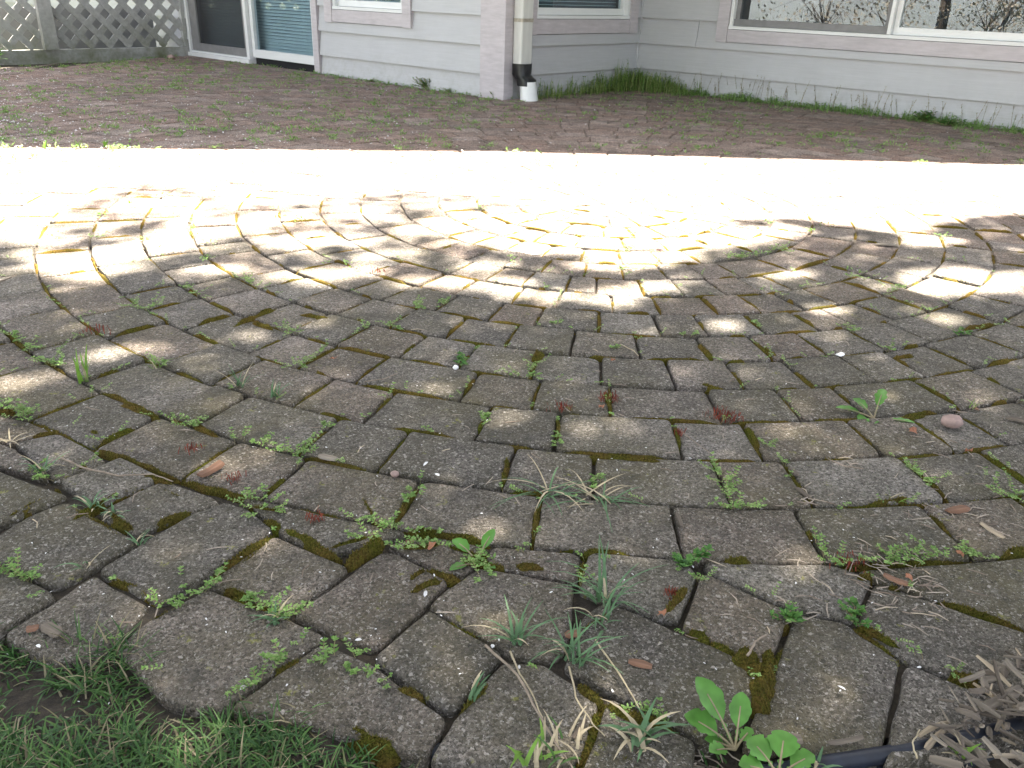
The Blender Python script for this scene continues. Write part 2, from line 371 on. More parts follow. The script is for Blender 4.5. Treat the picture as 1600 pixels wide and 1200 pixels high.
# soil and mulch bed in front of the paving
soil = MB()
bx0, bx1, by0, by1 = -1.9, 2.2, -0.6, 0.95
nx, ny = 90, 40
grid = []
for j in range(ny + 1):
    for i in range(nx + 1):
        x = bx0 + (bx1 - bx0) * i / nx; y = by0 + (by1 - by0) * j / ny
        z = -0.027 + .014 * min(1, max(0, (-.02 - x) / .12)) + 0.012 * noise.noise((x * 9, y * 9, 0)) + 0.006 * noise.noise((x * 40, y * 40, 3))
        grid.append((x, y, z))
soil.add(grid, [(j * (nx + 1) + i, j * (nx + 1) + i + 1, (j + 1) * (nx + 1) + i + 1, (j + 1) * (nx + 1) + i) for j in range(ny) for i in range(nx)])
o = soil.build('soil_bed', M['soil'], smooth=True); o['kind'] = 'structure'
def soil_z(x, y): return -0.027 + .014 * min(1, max(0, (-.02 - x) / .12)) + 0.012 * noise.noise((x * 9, y * 9, 0)) + 0.006 * noise.noise((x * 40, y * 40, 3))

# ------------------------------------------------------------------ house
house = empty('house', (HC.x, HC.y, 0), 'pale grey clapboard house with sliding glass door, mauve trim and white downspout', 'house')
RV = 0.172                             # siding course
Z1 = 0.138
def part(name, mb, mt, parent=house, **k): 
    o = mb.build(name, mt, parent=None, **k); o.parent = parent
    base = parent.matrix_parent_inverse.identity() if False else None
    w = Vector((0, 0, 0)); p = parent
    while p is not None: w += p.location; p = p.parent
    o.location = o.location - w
    return o
def boards(O, U, n, s0, s1, cuts, zt, holes=(), seams=None):
    """overlapping boards along a wall; holes = (s0,s1,z0,z1)"""
    k = 0; z = Z1 - RV
    while z < zt:
        z0, z1 = z, min(z + RV, zt)
        spans = [(s0, s1, z0, z1)]
        for (a, b, c, d) in holes:
            new = []
            for (p, q, e, f) in spans:
                if a >= q or b <= p or c >= f - .005 or d <= e + .005: new.append((p, q, e, f)); continue
                if p < a: new.append((p, a, e, f))
                if q > b: new.append((b, q, e, f))
                if e < c: new.append((max(p, a), min(q, b), e, c))
                if f > d: new.append((max(p, a), min(q, b), d, f))
            spans = [t for t in new if t[1] - t[0] > .01]
        if seams and k in seams:
            nn = []
            for t in spans:
                c = seams[k]
                if t[0] < c < t[1]: nn += [(t[0], c - 0.0015) + t[2:], (c + 0.0015, t[1]) + t[2:]]
                else: nn.append(t)
            spans = nn
        for t in spans:
            a, b = t[0], t[1]; c, d = (t[2], t[3]) if len(t) > 2 else (z0, z1)
            if d - c < 0.01: continue
            mb = MB()
            fr = lambda zz: 0.027 - 0.023 * (zz - z0) / RV      # butt thicker than head
            tb = min(d + 0.0, d)
            P = [O + U * s + ZV * zz + n * dd for (zz, dd) in ((c, -0.01), (c, fr(c)), (tb, fr(tb)), (tb, -0.01)) for s in (a, b)]
            mb.add(P, [(0, 2, 3, 1), (2, 4, 5, 3), (4, 6, 7, 5), (6, 0, 1, 7), (0, 6, 4, 2), (1, 3, 5, 7)])
            part('siding_board', mb, M['siding'])
        k += 1; z += RV
n1 = -VH; n2 = -UH
def hbox(O, U, n, s0, s1, z0, z1, d0, d1, mb=None):
    mb = mb or MB(); box(mb, O, U, ZV, n, (s0, z0, d0), (s1, z1, d1)); return mb
ZT = 2.12
# wall 1: corner -> left, door and window
D0, D1 = 2.39 * S, 4.70 * S           # sliding door opening
DT = 1.98
W1 = (1.02 * S, 2.185 * S, 0.46 * S, 1.9)
boards(HC, UH, n1, 0.222 * S, 13, 0, ZT, [(D0 - 0.07, D1 + 0.002, -1, DT), W1])
# wall 2 (return), window
W2 = (0.20 * S, 1.70 * S, 0.462 * S, 1.9)
boards(HC, VH, n2, 0.06, 1.80 * S - 0.025, 0, ZT, [W2])
# wall 3, big window
W3 = (0.80 * S, 4.9 * S, 0.435 * S, 1.9)
boards(HI, -UH, n1, 0.02, 4.6, 0, ZT, [W3], {2: 0.61 * S})
# solid behind
core = MB()
hbox(HC, UH, n1, 0.0, 7.5, -0.3, ZT, -0.16, -0.14, core) if False else None
for (O, U, n, s0, s1, hs) in ((HC, UH, n1, 0.01, 13, [(D0, D1, -0.3, DT), W1]), (HC, VH, n2, 0.01, 1.8 * S, [W2]), (HI, -UH, n1, 0.0, 4.6, [W3])):
    segs = []; cur = s0
    for (a, b, c, d) in sorted(hs):
        segs.append((cur, a + 0.04, -0.3, ZT)); segs.append((a + 0.04, b - 0.04, d - 0.04, ZT))
        if c > -0.2: segs.append((a + 0.04, b - 0.04, -0.3, c + 0.04))
        cur = b - 0.04
    segs.append((cur, s1, -0.3, ZT))
    for (a, b, c, d) in segs: hbox(O, U, n, a, b, c, d, -0.10, -0.012, core)
part('wall_sheathing', core, M['siding'])
# rooms behind the glass
rm = MB()
for (O, U, n, s0, s1) in ((HC, UH, n1, 0.15, 7.4), (HI, -UH, n1, 0.1, 4.5)):
    hbox(O, U, n, s0, s1, -0.2, ZT, -2.6, -2.55, rm); hbox(O, U, n, s0, s1, -0.2, -0.05, -2.5, -0.14, rm); hbox(O, U, n, s0 - .06, s0 - .01, -0.2, ZT, -2.6, -.12, rm); hbox(O, U, n, s1 + .01, s1 + .06, -0.2, ZT, -2.6, -.12, rm)
part('room_shell', rm, M['room'])
# trims
part('corner_trim', hbox(HC, UH, n1, -0.028, 0.222 * S, -0.2, ZT, 0.0, 0.034), M['trim'])
part('corner_trim', hbox(HC, VH, n2, 0.002, 0.055, -0.2, ZT, 0.0, 0.026), M['trim'])
part('inner_corner_trim', hbox(HI, -UH, n1, 0.0, 0.026, -0.2, ZT, 0.0, 0.034), M['siding'])
# lower roof; unseen upper storey added, its roof outlined to shade the far paving
rf = MB()
poly = [HC + UH * 7.7 + n1 * .12, HC + n1 * .06 + n2 * .06, HI + n2 * .06 + n1 * .04, HI - UH * 4.8 + n1 * .04, HI - UH * 4.8 - n1 * 5, HC + UH * 7.7 - n1 * 5]
V = [(p.x, p.y, ZT + .002) for p in poly] + [(p.x, p.y, ZT + .09) for p in poly]; k = len(poly)
rf.add(V, [tuple(range(k - 1, -1, -1)), tuple(range(k, 2 * k))] + [(i, (i + 1) % k, k + (i + 1) % k, k + i) for i in range(k)])
part('roof', rf, M['roof'])
HT = 4.6
sh = SUNV / SUNV.z * HT
e = [G(-900, 228), G(0, 230), G(800, 237.5), G(1600, 258), G(3200, 300)]
ep = [Vector((p.x + sh.x, p.y + sh.y, HT)) for p in e]
poly = ep + [Vector((ep[-1].x, 16, HT)), Vector((ep[0].x, 16, HT))]
rf = MB(); k = len(poly)
V = [(p.x, p.y, HT) for p in poly] + [(p.x, p.y + (.2 if i < len(ep) else 0), HT + .16) for i, p in enumerate(poly)]
rf.add(V, [tuple(range(k - 1, -1, -1)), tuple(range(k, 2 * k))] + [(i, (i + 1) % k, k + (i + 1) % k, k + i) for i in range(k)])
part('roof', rf, M['roof'])  # added slab out of view, outlined to cast the straight shade edge
uw = MB(); k = len(ep)
q = [p + Vector((0, 1.0, 0)) for p in ep[1:4]]
for i in range(2):
    uw.add([(q[i].x, q[i].y, ZT + .095), (q[i + 1].x, q[i + 1].y, ZT + .095), (q[i + 1].x, q[i + 1].y, HT - .003), (q[i].x, q[i].y, HT - .003)], [(0, 1, 2, 3)])
part('added_upper_wall', uw, M['siding'])

def sub_empty(name, P, parent=house):
    o = bpy.data.objects.new(name, None); COL.objects.link(o); o.parent = parent; o.location = P - parent.location; o.empty_display_size = .05
    return o
def window(O, U, n, s0, s1, z0, z1, tw, sashes, screens=(), curtain=False):
    """trim boards round the opening, then a vinyl frame with sashes"""
    w = sub_empty('window', O + U * s0 + ZV * z0)
    def sp(name, mb, mt): 
        return part(name, mb, mt, parent=w)
    d = 0.036
    sp('trim', hbox(O, U, n, s0, s0 + tw, z0, z1, 0.0, d), M['trim'])
    sp('trim', hbox(O, U, n, s1 - tw, s1, z0, z1, 0.0, d), M['trim'])
    sp('sill', hbox(O, U, n, s0 + tw + .002, s1 - tw - .002, z0 + .004, z0 + tw, 0.0, d - .004), M['trim'])
    sp('trim', hbox(O, U, n, s0 + tw + .002, s1 - tw - .002, z1 - tw, z1, 0.0, d - .003), M['trim'])
    a, b, c, e_ = s0 + tw + .003, s1 - tw - .003, z0 + tw + .003, z1 - tw - .003
    fr = MB(); t = 0.028
    hbox(O, U, n, a, b, c, c + t * .7, -.06, .028, fr); hbox(O, U, n, a, b, e_ - t, e_, -.06, .022, fr)
    hbox(O, U, n, a, a + t * .8, c + t * .7, e_ - t, -.06, .022, fr); hbox(O, U, n, b - t * .8, b, c + t * .7, e_ - t, -.06, .022, fr)
    sp('frame', fr, M['white'])
    W = (b - a - 2 * t * .8) / sashes
    for i in range(sashes):
        x0 = a + t * .8 + W * i; x1 = x0 + W
        if sashes > 1 and i: x0 += .012
        if sashes > 1 and i < sashes - 1: x1 -= .012
        y0, y1 = c + t * .7 + .002, e_ - t - .002; q = 0.042
        sc = i in screens
        s_ = MB()
        hbox(O, U, n, x0, x1, y0, y0 + q, -.045, .006 if sc else -.012, s_); hbox(O, U, n, x0, x1, y1 - q, y1, -.045, -.012, s_)
        hbox(O, U, n, x0, x0 + q * .7, y0 + q, y1 - q, -.045, -.012, s_); hbox(O, U, n, x1 - q * .7, x1, y0 + q, y1 - q, -.045, -.012, s_)
        sp('sash', s_, M['screenframe'] if sc else M['white'])
        g = MB(); hbox(O, U, n, x0 + q * .7, x1 - q * .7, y0 + q, y1 - q, -.032, -.028, g); sp('pane', g, M['glass'])
        if sashes > 1 and i < sashes - 1:
            mm = MB(); hbox(O, U, n, x1 + .002, x1 + .022, y0, y1, -.05, .024, mm); sp('mullion', mm, M['white'])
        bl = MB(); zz = y0 - .01
        if curtain is None: continue
        if curtain:
            V = []; Fq = []; ns = 60
            for j in range(ns + 1):
                ss = x0 + (x1 - x0) * j / ns; dd = -.20 + .02 * math.sin(j * 1.3) + .01 * math.sin(j * 2.9)
                V += [O + U * ss + ZV * (y0 - .02) + n * dd, O + U * ss + ZV * (y1) + n * dd]
            Fq = [(2 * j, 2 * j + 2, 2 * j + 3, 2 * j + 1) for j in range(ns)]
            bl.add(V, Fq); sp('curtain', bl, M['fabric'])
        else:
            while zz < y1:
                P = [O + U * s + ZV * z_ + n * d_ for (z_, d_) in ((zz, -.085), (zz + .019, -.105)) for s in (x0, x1)]
                bl.add(P, [(0, 1, 3, 2)]); zz += .022
            sp('blind', bl, M['blind'])
    return w
window(HC, UH, n1, *W1[:4], 0.105 * S, 1)
window(HC, VH, n2, *W2[:4], 0.112 * S, 1)
window(HI, -UH, n1, *W3[:4], 0.10 * S, 3, (0,), None)
# sliding door
dr = sub_empty('sliding_door', HC + UH * D0)
def dp(name, mb, mt): return part(name, mb, mt, parent=dr)
dp('trim', hbox(HC, UH, n1, D0 - 0.066, D0 - .002, -0.05, DT, 0, .034), M['trim'])
mid = 3.50 * S
dp('threshold', hbox(HC, UH, n1, mid - .02, D1 - .004, 0.004, 0.034, -.05, .05), M['white'])
dp('base_gap', hbox(HC, UH, n1, D0, mid - .02, -.1, 0.052, -.08, -.02), M['dark'])
dp('base_gap', hbox(HC, UH, n1, mid - .02, D1, -.1, 0.003, -.08, -.02), M['dark'])
f_ = MB()
hbox(HC, UH, n1, D0, mid - .01, 0.055, 0.118, -.045, .0, f_); hbox(HC, UH, n1, D0, D0 + .05, 0.118, DT - .05, -.045, .0, f_)
hbox(HC, UH, n1, mid - .052, mid - .01, 0.118, DT - .05, -.045, .0, f_)
dp('fixed_panel_frame', f_, M['white'])
f_ = MB()
hbox(HC, UH, n1, mid - .006, mid + .034, 0.036, DT - .05, -.03, .03, f_); hbox(HC, UH, n1, D1 - .035, D1 - .004, 0.036, DT - .05, -.03, .03, f_)
hbox(HC, UH, n1, mid + .036, D1 - .037, 0.036, 0.05, -.03, .03, f_)
dp('door_frame', f_, M['white'])
f_ = MB()
hbox(HC, UH, n1, mid + .036, mid + .082, 0.052, DT - .05, -.012, .012, f_); hbox(HC, UH, n1, D1 - .16, D1 - .038, 0.052, DT - .05, -.012, .012, f_)
hbox(HC, UH, n1, mid + .084, D1 - .162, 0.052, 0.115, -.012, .012, f_)
dp('screen_frame', f_, M['screenframe'])
g = MB(); hbox(HC, UH, n1, mid + .083, D1 - .161, .116, DT - .06, .0, .001, g); dp('screen', g, M['screen'])
g = MB(); hbox(HC, UH, n1, D0 + .05, mid - .052, .118, DT - .06, -.03, -.026, g); dp('pane', g, M['glass'])
g = MB(); hbox(HC, UH, n1, mid + .036, D1 - .037, .052, DT - .06, -.05, -.046, g); dp('pane', g, M['glass'])
bl = MB(); zz = .06
while zz < DT:
    P = [HC + UH * s + ZV * z_ + n1 * d_ for (z_, d_) in ((zz, -.10), (zz + .021, -.118)) for s in (D0, D1)]
    bl.add(P, [(0, 1, 3, 2)]); zz += .0245
dp('blind', bl, M['blind'])
# downspout on the corner, strap, black coupling, white spout
ds = sub_empty('downspout', HC + VH * 0.085 + n2 * .05)
dsO = HC + VH * 0.1
def prof(mb, O, U, n, s0, s1, d0, d1, zs, rad=.012, lean=0):
    ring = []
    for (cs, cd_, t0) in ((s1 - rad, d1 - rad, 0), (s0 + rad, d1 - rad, 90), (s0 + rad, d0 + rad, 180), (s1 - rad, d0 + rad, 270)):
        for a in (0, 45, 90):
            t = math.radians(t0 + a); ring.append((cs + rad * math.cos(t), cd_ + rad * math.sin(t)))
    k = len(ring); V = []; Fq = []
    cs = (s0 + s1) / 2; cd2 = (d0 + d1) / 2
    for i, (z, sc, off) in enumerate(zs):
        for (a, b) in ring: V.append(O + U * (cs + (a - cs) * sc + off[0]) + n * (cd2 + (b - cd2) * sc + off[1]) + ZV * z)
    for i in range(len(zs) - 1):
        for j in range(k): Fq.append((i * k + j, i * k + (j + 1) % k, (i + 1) * k + (j + 1) % k, (i + 1) * k + j))
    mb.add(V, Fq)
pp = MB(); prof(pp, HC, VH, n2, .037, .144, .028, .103, [(.20, 1, (0, 0)), (ZT, 1, (0, 0))]); part('pipe', pp, M['pipe'], parent=ds, smooth=False)
st = MB(); prof(st, HC, VH, n2, .034, .147, .026, .106, [(.455, 1, (0, 0)), (.475, 1, (0, 0))], .012); part('strap', st, M['metal'], parent=ds)
cp = MB(); prof(cp, HC, VH, n2, .032, .150, .022, .112, [(.085, 1.02, (.012, .035)), (.12, 1.04, (.012, .03)), (.135, 1.0, (.004, .012)), (.15, 1.0, (0, 0)), (.215, 1.03, (0, 0))], .03); part('coupling', cp, M['rubber'], parent=ds, smooth=True)
sp_ = MB(); prof(sp_, HC, VH, n2, .036, .146, .026, .124, [(-.03, 1.12, (.012, .055)), (.03, 1.02, (.012, .045)), (.11, .98, (.012, .032))], .045); part('spout', sp_, M['pvc'], parent=ds, smooth=True)

# ------------------------------------------------------------------ lattice fence
fence = empty('lattice_fence', LO, 'weathered grey diamond lattice screen with mossy base board beside the glass door', 'fence')
LU = -VH; LN = -UH
LL, LH = 2.6, 1.75
pitch, sw = 0.158, 0.050
k = math.sqrt(.5)
def strip(c, sgn, d):
    # strip along direction (1,sgn) through points with s - sgn*z = c, clipped to the panel
    pts = []
    s_lo, s_hi = .055, LL - .02; z_lo, z_hi = .085, LH
    a = max(s_lo, c + sgn * z_lo if sgn > 0 else c - z_hi); b = min(s_hi, c + z_hi if sgn > 0 else c - z_lo)
    if b - a < .04: return
    z = lambda s: (s - c) * sgn
    hw = sw * k
    A = LO + LU * a + ZV * z(a); B = LO + LU * b + ZV * z(b)
    dirv = (B - A).normalized(); per = dirv.cross(LN).normalized()
    mb = MB(); box(mb, A, dirv, per, LN, (0, -sw / 2, d), ((B - A).length, sw / 2, d + .008))
    part('lattice_strip', mb, M['lattice'], parent=fence)
c = -LH
while c < LL + LH:
    strip(c + uni(-.004, .004), 1, .009); strip(c + .05 + uni(-.004, .004), -1, 0.0)
    c += pitch
part('base_board', hbox(LO, LU, LN, 0.02, LL, -.05, .075, -.02, .03), M['lattice'], parent=fence)
part('end_post', hbox(LO, LU, LN, 0.0, .055, .077, LH, -.02, .025), M['lattice'], parent=fence)
part('post', hbox(LO, LU, LN, 1.43 * S, 1.56 * S, .077, LH, .02, .075), M['lattice'], parent=fence)

lw = MB(); hbox(LO, LU, LN, 0.12, 2.2, -.1, .37, -.42, -.38, lw)
tag(lw.build('low_wall', M['shed']), 'low plain grey wall standing behind the lattice screen', 'wall')

# ------------------------------------------------------------------ pavers
PS = S                                   # traced radii are in units of the eye height
CT = Vector((0.4445 * H, 4.385 * H, 0))
r0 = {}
RR = [0.874, 1.070, 1.272, 1.466, 1.659, 1.857, 2.06, 2.26, 2.458, 2.658, 2.86, 3.055]
for i, kk in enumerate(range(-7, 5)): r0[kk] = RR[i] * H
for kk in range(5, 60): r0[kk] = r0[kk - 1] + 0.1985 * H
for kk in (-8, -9, -10, -11): r0[kk] = max(0.0, r0[kk + 1] - 0.1985 * H)
J = {
 -6: "910,397 858,389 808,381 760,373 720,364 968,400 1025,401",
 -5: "915,419 856,412 800,406 752,395 704,384 670,377 972,421 1035,425 1090,425 1155,429",
 -4: "888,440 932,443 1004,451 1059,449 1116,446 1171,445 1225,444 826,435 774,427 722,417",
 -3: "872,468 957,474 1025,474 1107,474 1175,476 1240,472 1297,468 808,460 719,452 674,437",
 -2: "936,500 1027,505 1095,506 1182,508 1265,504 1320,497 1377,489 1433,479 843,492 775,485 697,472 618,458 560,448",
 -1: "896,529 996,540 1103,546 1195,548 1271,539 1357,532 1430,524 1477,513 800,523 709,513 622,500 543,482 487,460 440,442",
 0: "940,577 1045,577 1145,582 1243,580 1357,588 1430,577 1488,557 834,570 728,560 640,545 547,525 478,505 415,485 352,461 325,437 292,416 275,395 265,373 256,355 265,338 271,321 280,306",
 1: "953,627 1117,632 1231,630 1333,632 1467,617 838,612 730,606 580,577 492,557 410,540 318,502 265,475 235,451 205,411 186,394 184,370 187,343 207,324 221,308",
 2: "871,668 1058,684 1178,690 1357,688 1457,677 754,661 588,637 480,617 358,585 287,556 208,515 172,486 130,450 115,424 104,391 108,370 118,346",
 3: "791,738 928,745 1132,760 1252,762 1440,745 608,711 497,680 345,641 279,628 185,576 100,535",
 4: "837,820 1058,830 1268,838 1463,812 633,788 452,738 324,718 175,682",
}
stones = []      # corner lists
segs = []        # joint segments for moss
def pol(r, a): return Vector((CT.x + r * math.cos(a), CT.y + r * math.sin(a), 0))
TAU = 2 * math.pi
for kk in range(-10, 52):
    ri, ro = r0[kk - 1], r0[kk]
    if kk == -10: ri = 0
    rm_ = (ri + ro) / 2
    angs = []
    if kk in J:
        for t in J[kk].split():
            a, b = map(float, t.split(',')); p = G(a, b) - CT
            angs.append(math.atan2(p.y, p.x) % TAU)
        angs.sort()
    if kk <= -10:
        angs = [TAU * i / 4 + .4 for i in range(4)]
    elif not angs:
        angs = [uni(0, TAU)]
    if kk >= 5:
        angs = [math.radians(-76) % TAU]     # start of an open arc
    out = []
    n = len(angs)
    for i in range(n):
        a = angs[i]; b = angs[(i + 1) % n]
        if b <= a: b += TAU
        if kk >= 5: b = a + math.radians(332)
        span = (b - a) * rm_
        if span > 0.30 * (1 if kk < 3 else 1.15) and kk > -10:
            w = []; tot = 0
            while tot < span:
                x = random.choice([.10, .15, .15, .19, .19]) if kk > -7 else random.choice([.08, .11, .13]); w.append(x); tot += x
            sc = span / tot; c = a
            for x in w: out.append((c, c + x * sc / rm_)); c += x * sc / rm_
        else: out.append((a, b))
    for (a, b) in out:
        mid_ = pol(rm_, (a + b) / 2)
        if kk >= 5:
            if not inside((mid_.x, mid_.y), patio_poly): continue
            P = px((mid_.x, mid_.y, 0))
            if mid_.y < 1.9 and -175 < P[0] < 1765: continue
            if abs(mid_.x) > 0.74 * mid_.y + 1.7: continue
        elif abs(mid_.x) > 0.9 * mid_.y + 1.7: continue
        if ri < .02: q = [pol(0.0, 0), pol(ro, a), pol(ro, (a + b) / 2), pol(ro, b)]
        else: q = [pol(ri, a), pol(ro, a), pol(ro, b), pol(ri, b)]
        stones.append(q)
        segs.append((pol(ro, a), pol(ro, b))); segs.append((pol(ri, b), pol(ro, b)))
FIELD = set()
def q_is_field(q): return id(q) in FIELD
field = [
 "85,748 160,787 230,753 168,716", "237,757 328,788 212,830 166,795", "332,793 427,822 251,944 166,895",
 "100,783 205,843 75,912 -25,862", "83,755 97,777 -5,818 -80,780 -10,722", "430,836 520,879 449,954 331,912",
 "384,790 460,804 588,834 503,858 424,824", "604,855 691,899 582,1013 459,961", "325,920 455,966 478,997 385,1080 290,1076 196,990",
 "145,899 233,951 186,1001 100,1012 30,974", "-40,880 25,897 70,922 62,943 0,970 -60,962", "490,1016 689,1118 676,1154 500,1113 390,1086",
 "674,953 771,1012 698,1112 583,1029", "690,936 748,882 898,911 890,988 838,1014 776,1008", "620,856 692,848 760,868 742,880 700,896",
 "760,860 900,868 906,908 810,880 750,878", "913,872 1058,880 1086,906 1042,948 978,945 905,917",
 "968,951 1062,988 1165,1034 1178,1080 1150,1112 1058,1134 925,1066 882,1040 900,992",
 "783,1042 862,1046 925,1085 917,1120 872,1167 688,1160 706,1130", "955,1112 1005,1110 1060,1143 1050,1186 930,1186",
 "1256,957 1330,975 1409,1030 1384,1158 1270,1150 1190,1138 1183,1110 1228,1000", "1413,1036 1475,1058 1545,1085 1570,1128 1388,1162",
 "1366,913 1420,918 1620,985 1660,1080 1545,1076 1412,1012 1338,973", "1126,884 1262,880 1350,893 1334,966 1256,950 1150,918",
 "1092,906 1125,902 1236,950 1216,1000 1165,1026 1066,978", "1300,880 1440,868 1545,862 1690,850 1690,965 1610,972 1430,912 1362,905",
 "-40,632 30,640 78,650 116,664 24,686 -12,688 -70,664", "22,690 120,668 160,676 205,712 165,713 84,748", "-70,668 15,692 78,750 -12,716 -90,712", "-60,700 -5,716 -85,772 -190,740", "-95,786 -30,822 -45,868 -160,850", "-180,860 -60,884 -80,955 -260,940",
]
for t in field:
    q = [G(*map(float, u.split(','))) for u in t.split()]
    A = sum(q[i].x * q[(i + 1) % len(q)].y - q[(i + 1) % len(q)].x * q[i].y for i in range(len(q)))
    if A < 0: q.reverse()
    stones.append(q); FIELD.add(id(q))
    for i in range(len(q)):
        if rnd() < .6: segs.append((q[i].copy(), q[(i + 1) % len(q)].copy()))
def cliphalf(q, n, d):
    # keep the part of q with dot(n,p) <= d
    out = []
    for i in range(len(q)):
        a, b = q[i], q[(i + 1) % len(q)]; da, db = n.dot(a) - d, n.dot(b) - d
        if da <= 0: out.append(a)
        if (da < 0) != (db < 0) and abs(da - db) > 1e-9: out.append(a.lerp(b, da / (da - db)))
    return out
def separate(A, B):
    best = None
    for Q, Rr, sg in ((A, B, 1), (B, A, -1)):
        for i in range(len(Q)):
            e = Q[(i + 1) % len(Q)] - Q[i]
            if e.length < .015: continue
            e.normalize(); n = Vector((e.y, -e.x, 0))      # outward for ccw
            hi = max(n.dot(p) for p in Q); lo = min(n.dot(p) for p in Rr); gap = lo - hi
            if best is None or gap > best[0]: best = (gap, n * sg, (hi + lo) / 2 * sg)
    return best
def grow():
    idx = [i for i, q in enumerate(stones) if id(q) in FIELD]
    cen = [sum(q, Vector()) / len(q) for q in stones]
    new = {}
    for i in idx:
        q = inset(stones[i], -.019); A = stones[i]
        for j, B in enumerate(stones):
            if j == i or (cen[j] - cen[i]).length > .4: continue
            g = separate(A, B)
            if g is None: continue
            gap, n, d = g
            if id(B) not in FIELD: d = min(n.dot(p) for p in B) - .001
            else: d -= .0019
            q = cliphalf(q, n, d)
            if len(q) < 3: break
        if len(q) >= 3:
            r = []
            for p in q:
                if not r or (p - r[-1]).length > .006: r.append(p)
            if len(r) > 3 and (r[0] - r[-1]).length < .006: r.pop()
            new[i] = r
    for i, q in new.items(): stones[i] = q; FIELD.add(id(q))
def area(q): return sum(q[i].x * q[(i + 1) % len(q)].y - q[(i + 1) % len(q)].x * q[i].y for i in range(len(q)))
def inset(q, d):
    n = len(q); out = []
    for i in range(n):
        p0, p1, p2 = q[i - 1], q[i], q[(i + 1) % n]
        e1 = (p1 - p0); e2 = (p2 - p1)
        if e1.length < 1e-5 or e2.length < 1e-5: out.append(p1); continue
        e1.normalize(); e2.normalize()
        a = Vector((-e1.y, e1.x, 0)); b = Vector((-e2.y, e2.x, 0))
        v = (a + b); l = v.length
        if l < .2: out.append(p1 + a * d); continue
        v /= l; out.append(p1 + v * (d / max(.35, v.dot(a))))
    return out
def outline(q, rad, step, seed, amp):
    n = len(q); pts = []
    for i in range(n):
        p0, p1, p2 = q[i - 1], q[i], q[(i + 1) % n]
        a = p0 - p1; b = p2 - p1
        ra = min(rad * (uni(.7, 1.3) if rnd() > .12 else uni(2, 3)), a.length * .4, b.length * .4)
        A = p1 + a.normalized() * ra; B = p1 + b.normalized() * ra
        for t in (0, .33, .67, 1):
            pts.append(A * (1 - t) ** 2 + p1 * 2 * t * (1 - t) + B * t * t)
    out = []
    for i, p in enumerate(pts):
        out.append(p); qn = pts[(i + 1) % len(pts)]; d = (qn - p).length
        k = int(d / step)
        for j in range(1, k): out.append(p + (qn - p) * (j / k))
    c = sum(out, Vector()) / len(out)
    res = []
    for p in out:
        w = noise.noise((p.x * 28, p.y * 28, seed)) * amp + noise.noise((p.x * 110, p.y * 110, seed)) * amp * .5
        res.append(p + (p - c).normalized() * w)
    return res
def paver_geo(mb, q, gap, rad, step, amp, seed, fine=True):
    q = inset(q, gap)
    if area(q) < 0.0004: return None
    ol = outline(q, rad, step, seed, amp)
    n = len(ol); c = sum(ol, Vector()) / n
    qf = 1 if fine else .45
    dz = uni(-.004, .0025) * qf; tx, ty = uni(-.012, .012) * qf, uni(-.012, .012) * qf
    lev = [(-.05, 0), (-.008, 0), (-.0028, .0012), (-.0008, .0032), (0, .008)] if fine else [(-.04, 0), (-.006, 0), (0, .006)]
    V = []; Fq = []
    for (z, ins) in lev:
        for p in ol:
            d = c - p; l = d.length
            p2 = p + d * (min(ins, l * .3) / max(l, 1e-6))
            zz = z + (dz + tx * (p2.x - c.x) + ty * (p2.y - c.y) if z > -.02 else 0)
            if fine and z > -.02: zz += .0009 * noise.noise((p2.x * 60, p2.y * 60, seed + 5))
            V.append((p2.x, p2.y, zz))
    for i in range(len(lev) - 1):
        for j in range(n): Fq.append((i * n + j, i * n + (j + 1) % n, (i + 1) * n + (j + 1) % n, (i + 1) * n + j))
    o = (len(lev) - 1) * n
    Fq.append(tuple(range(o, o + n)))
    mb.add(V, Fq); return c
def visible(q):
    c = sum(q, Vector()) / len(q); P = px((c.x, c.y, 0))
    return -250 < P[0] < 1850 and -50 < P[1] < 1400
def size_px(q):
    c = sum(q, Vector()) / len(q); d = depth((c.x, c.y, 0))
    if not visible(q): return -1
    return abs(area(q)) * H / max(.2, d) ** 3
for q in stones:
    if area(q) < 0: q.reverse()
grow()
stones.sort(key=size_px, reverse=True)
def set_tint(o, vals):
    a = o.data.attributes.new('tint', 'FLOAT', 'FACE'); a.data.foreach_set('value', vals)
tops = []
for i, q in enumerate(stones[:300]):
    mb = MB(); c = sum(q, Vector()) / len(q); d = depth((c.x, c.y, 0))
    big = d < 1.6
    r = paver_geo(mb, q, 0.0003 if q_is_field(q) else (uni(.0014, .0032) if depth((c.x, c.y, 0)) < 1.9 else uni(.0012, .0026)), (uni(.005, .009) if q_is_field(q) else uni(.004, .009)), .014 if d < 1.1 else (.025 if d < 2 else .05), .0024, i * 1.7)
    if r is None: continue
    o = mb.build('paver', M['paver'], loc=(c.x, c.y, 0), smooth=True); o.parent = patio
    set_tint(o, [rnd()] * len(o.data.polygons) if True else 0)
    o.data.set_sharp_from_angle(angle=math.radians(50)) if hasattr(o.data, 'set_sharp_from_angle') else None
far = MB(); tints = []
for i, q in enumerate(stones[300:]):
    k0 = len(far.f); t = .35 + .65 * rnd()
    paver_geo(far, q, uni(.0006, .0020), .012, .2, .0008, i * 2.3, False)
    tints += [t] * (len(far.f) - k0)
o = far.build('paver_field', M['paver'], smooth=False); o.parent = patio; o['kind'] = 'stuff'; set_tint(o, tints)

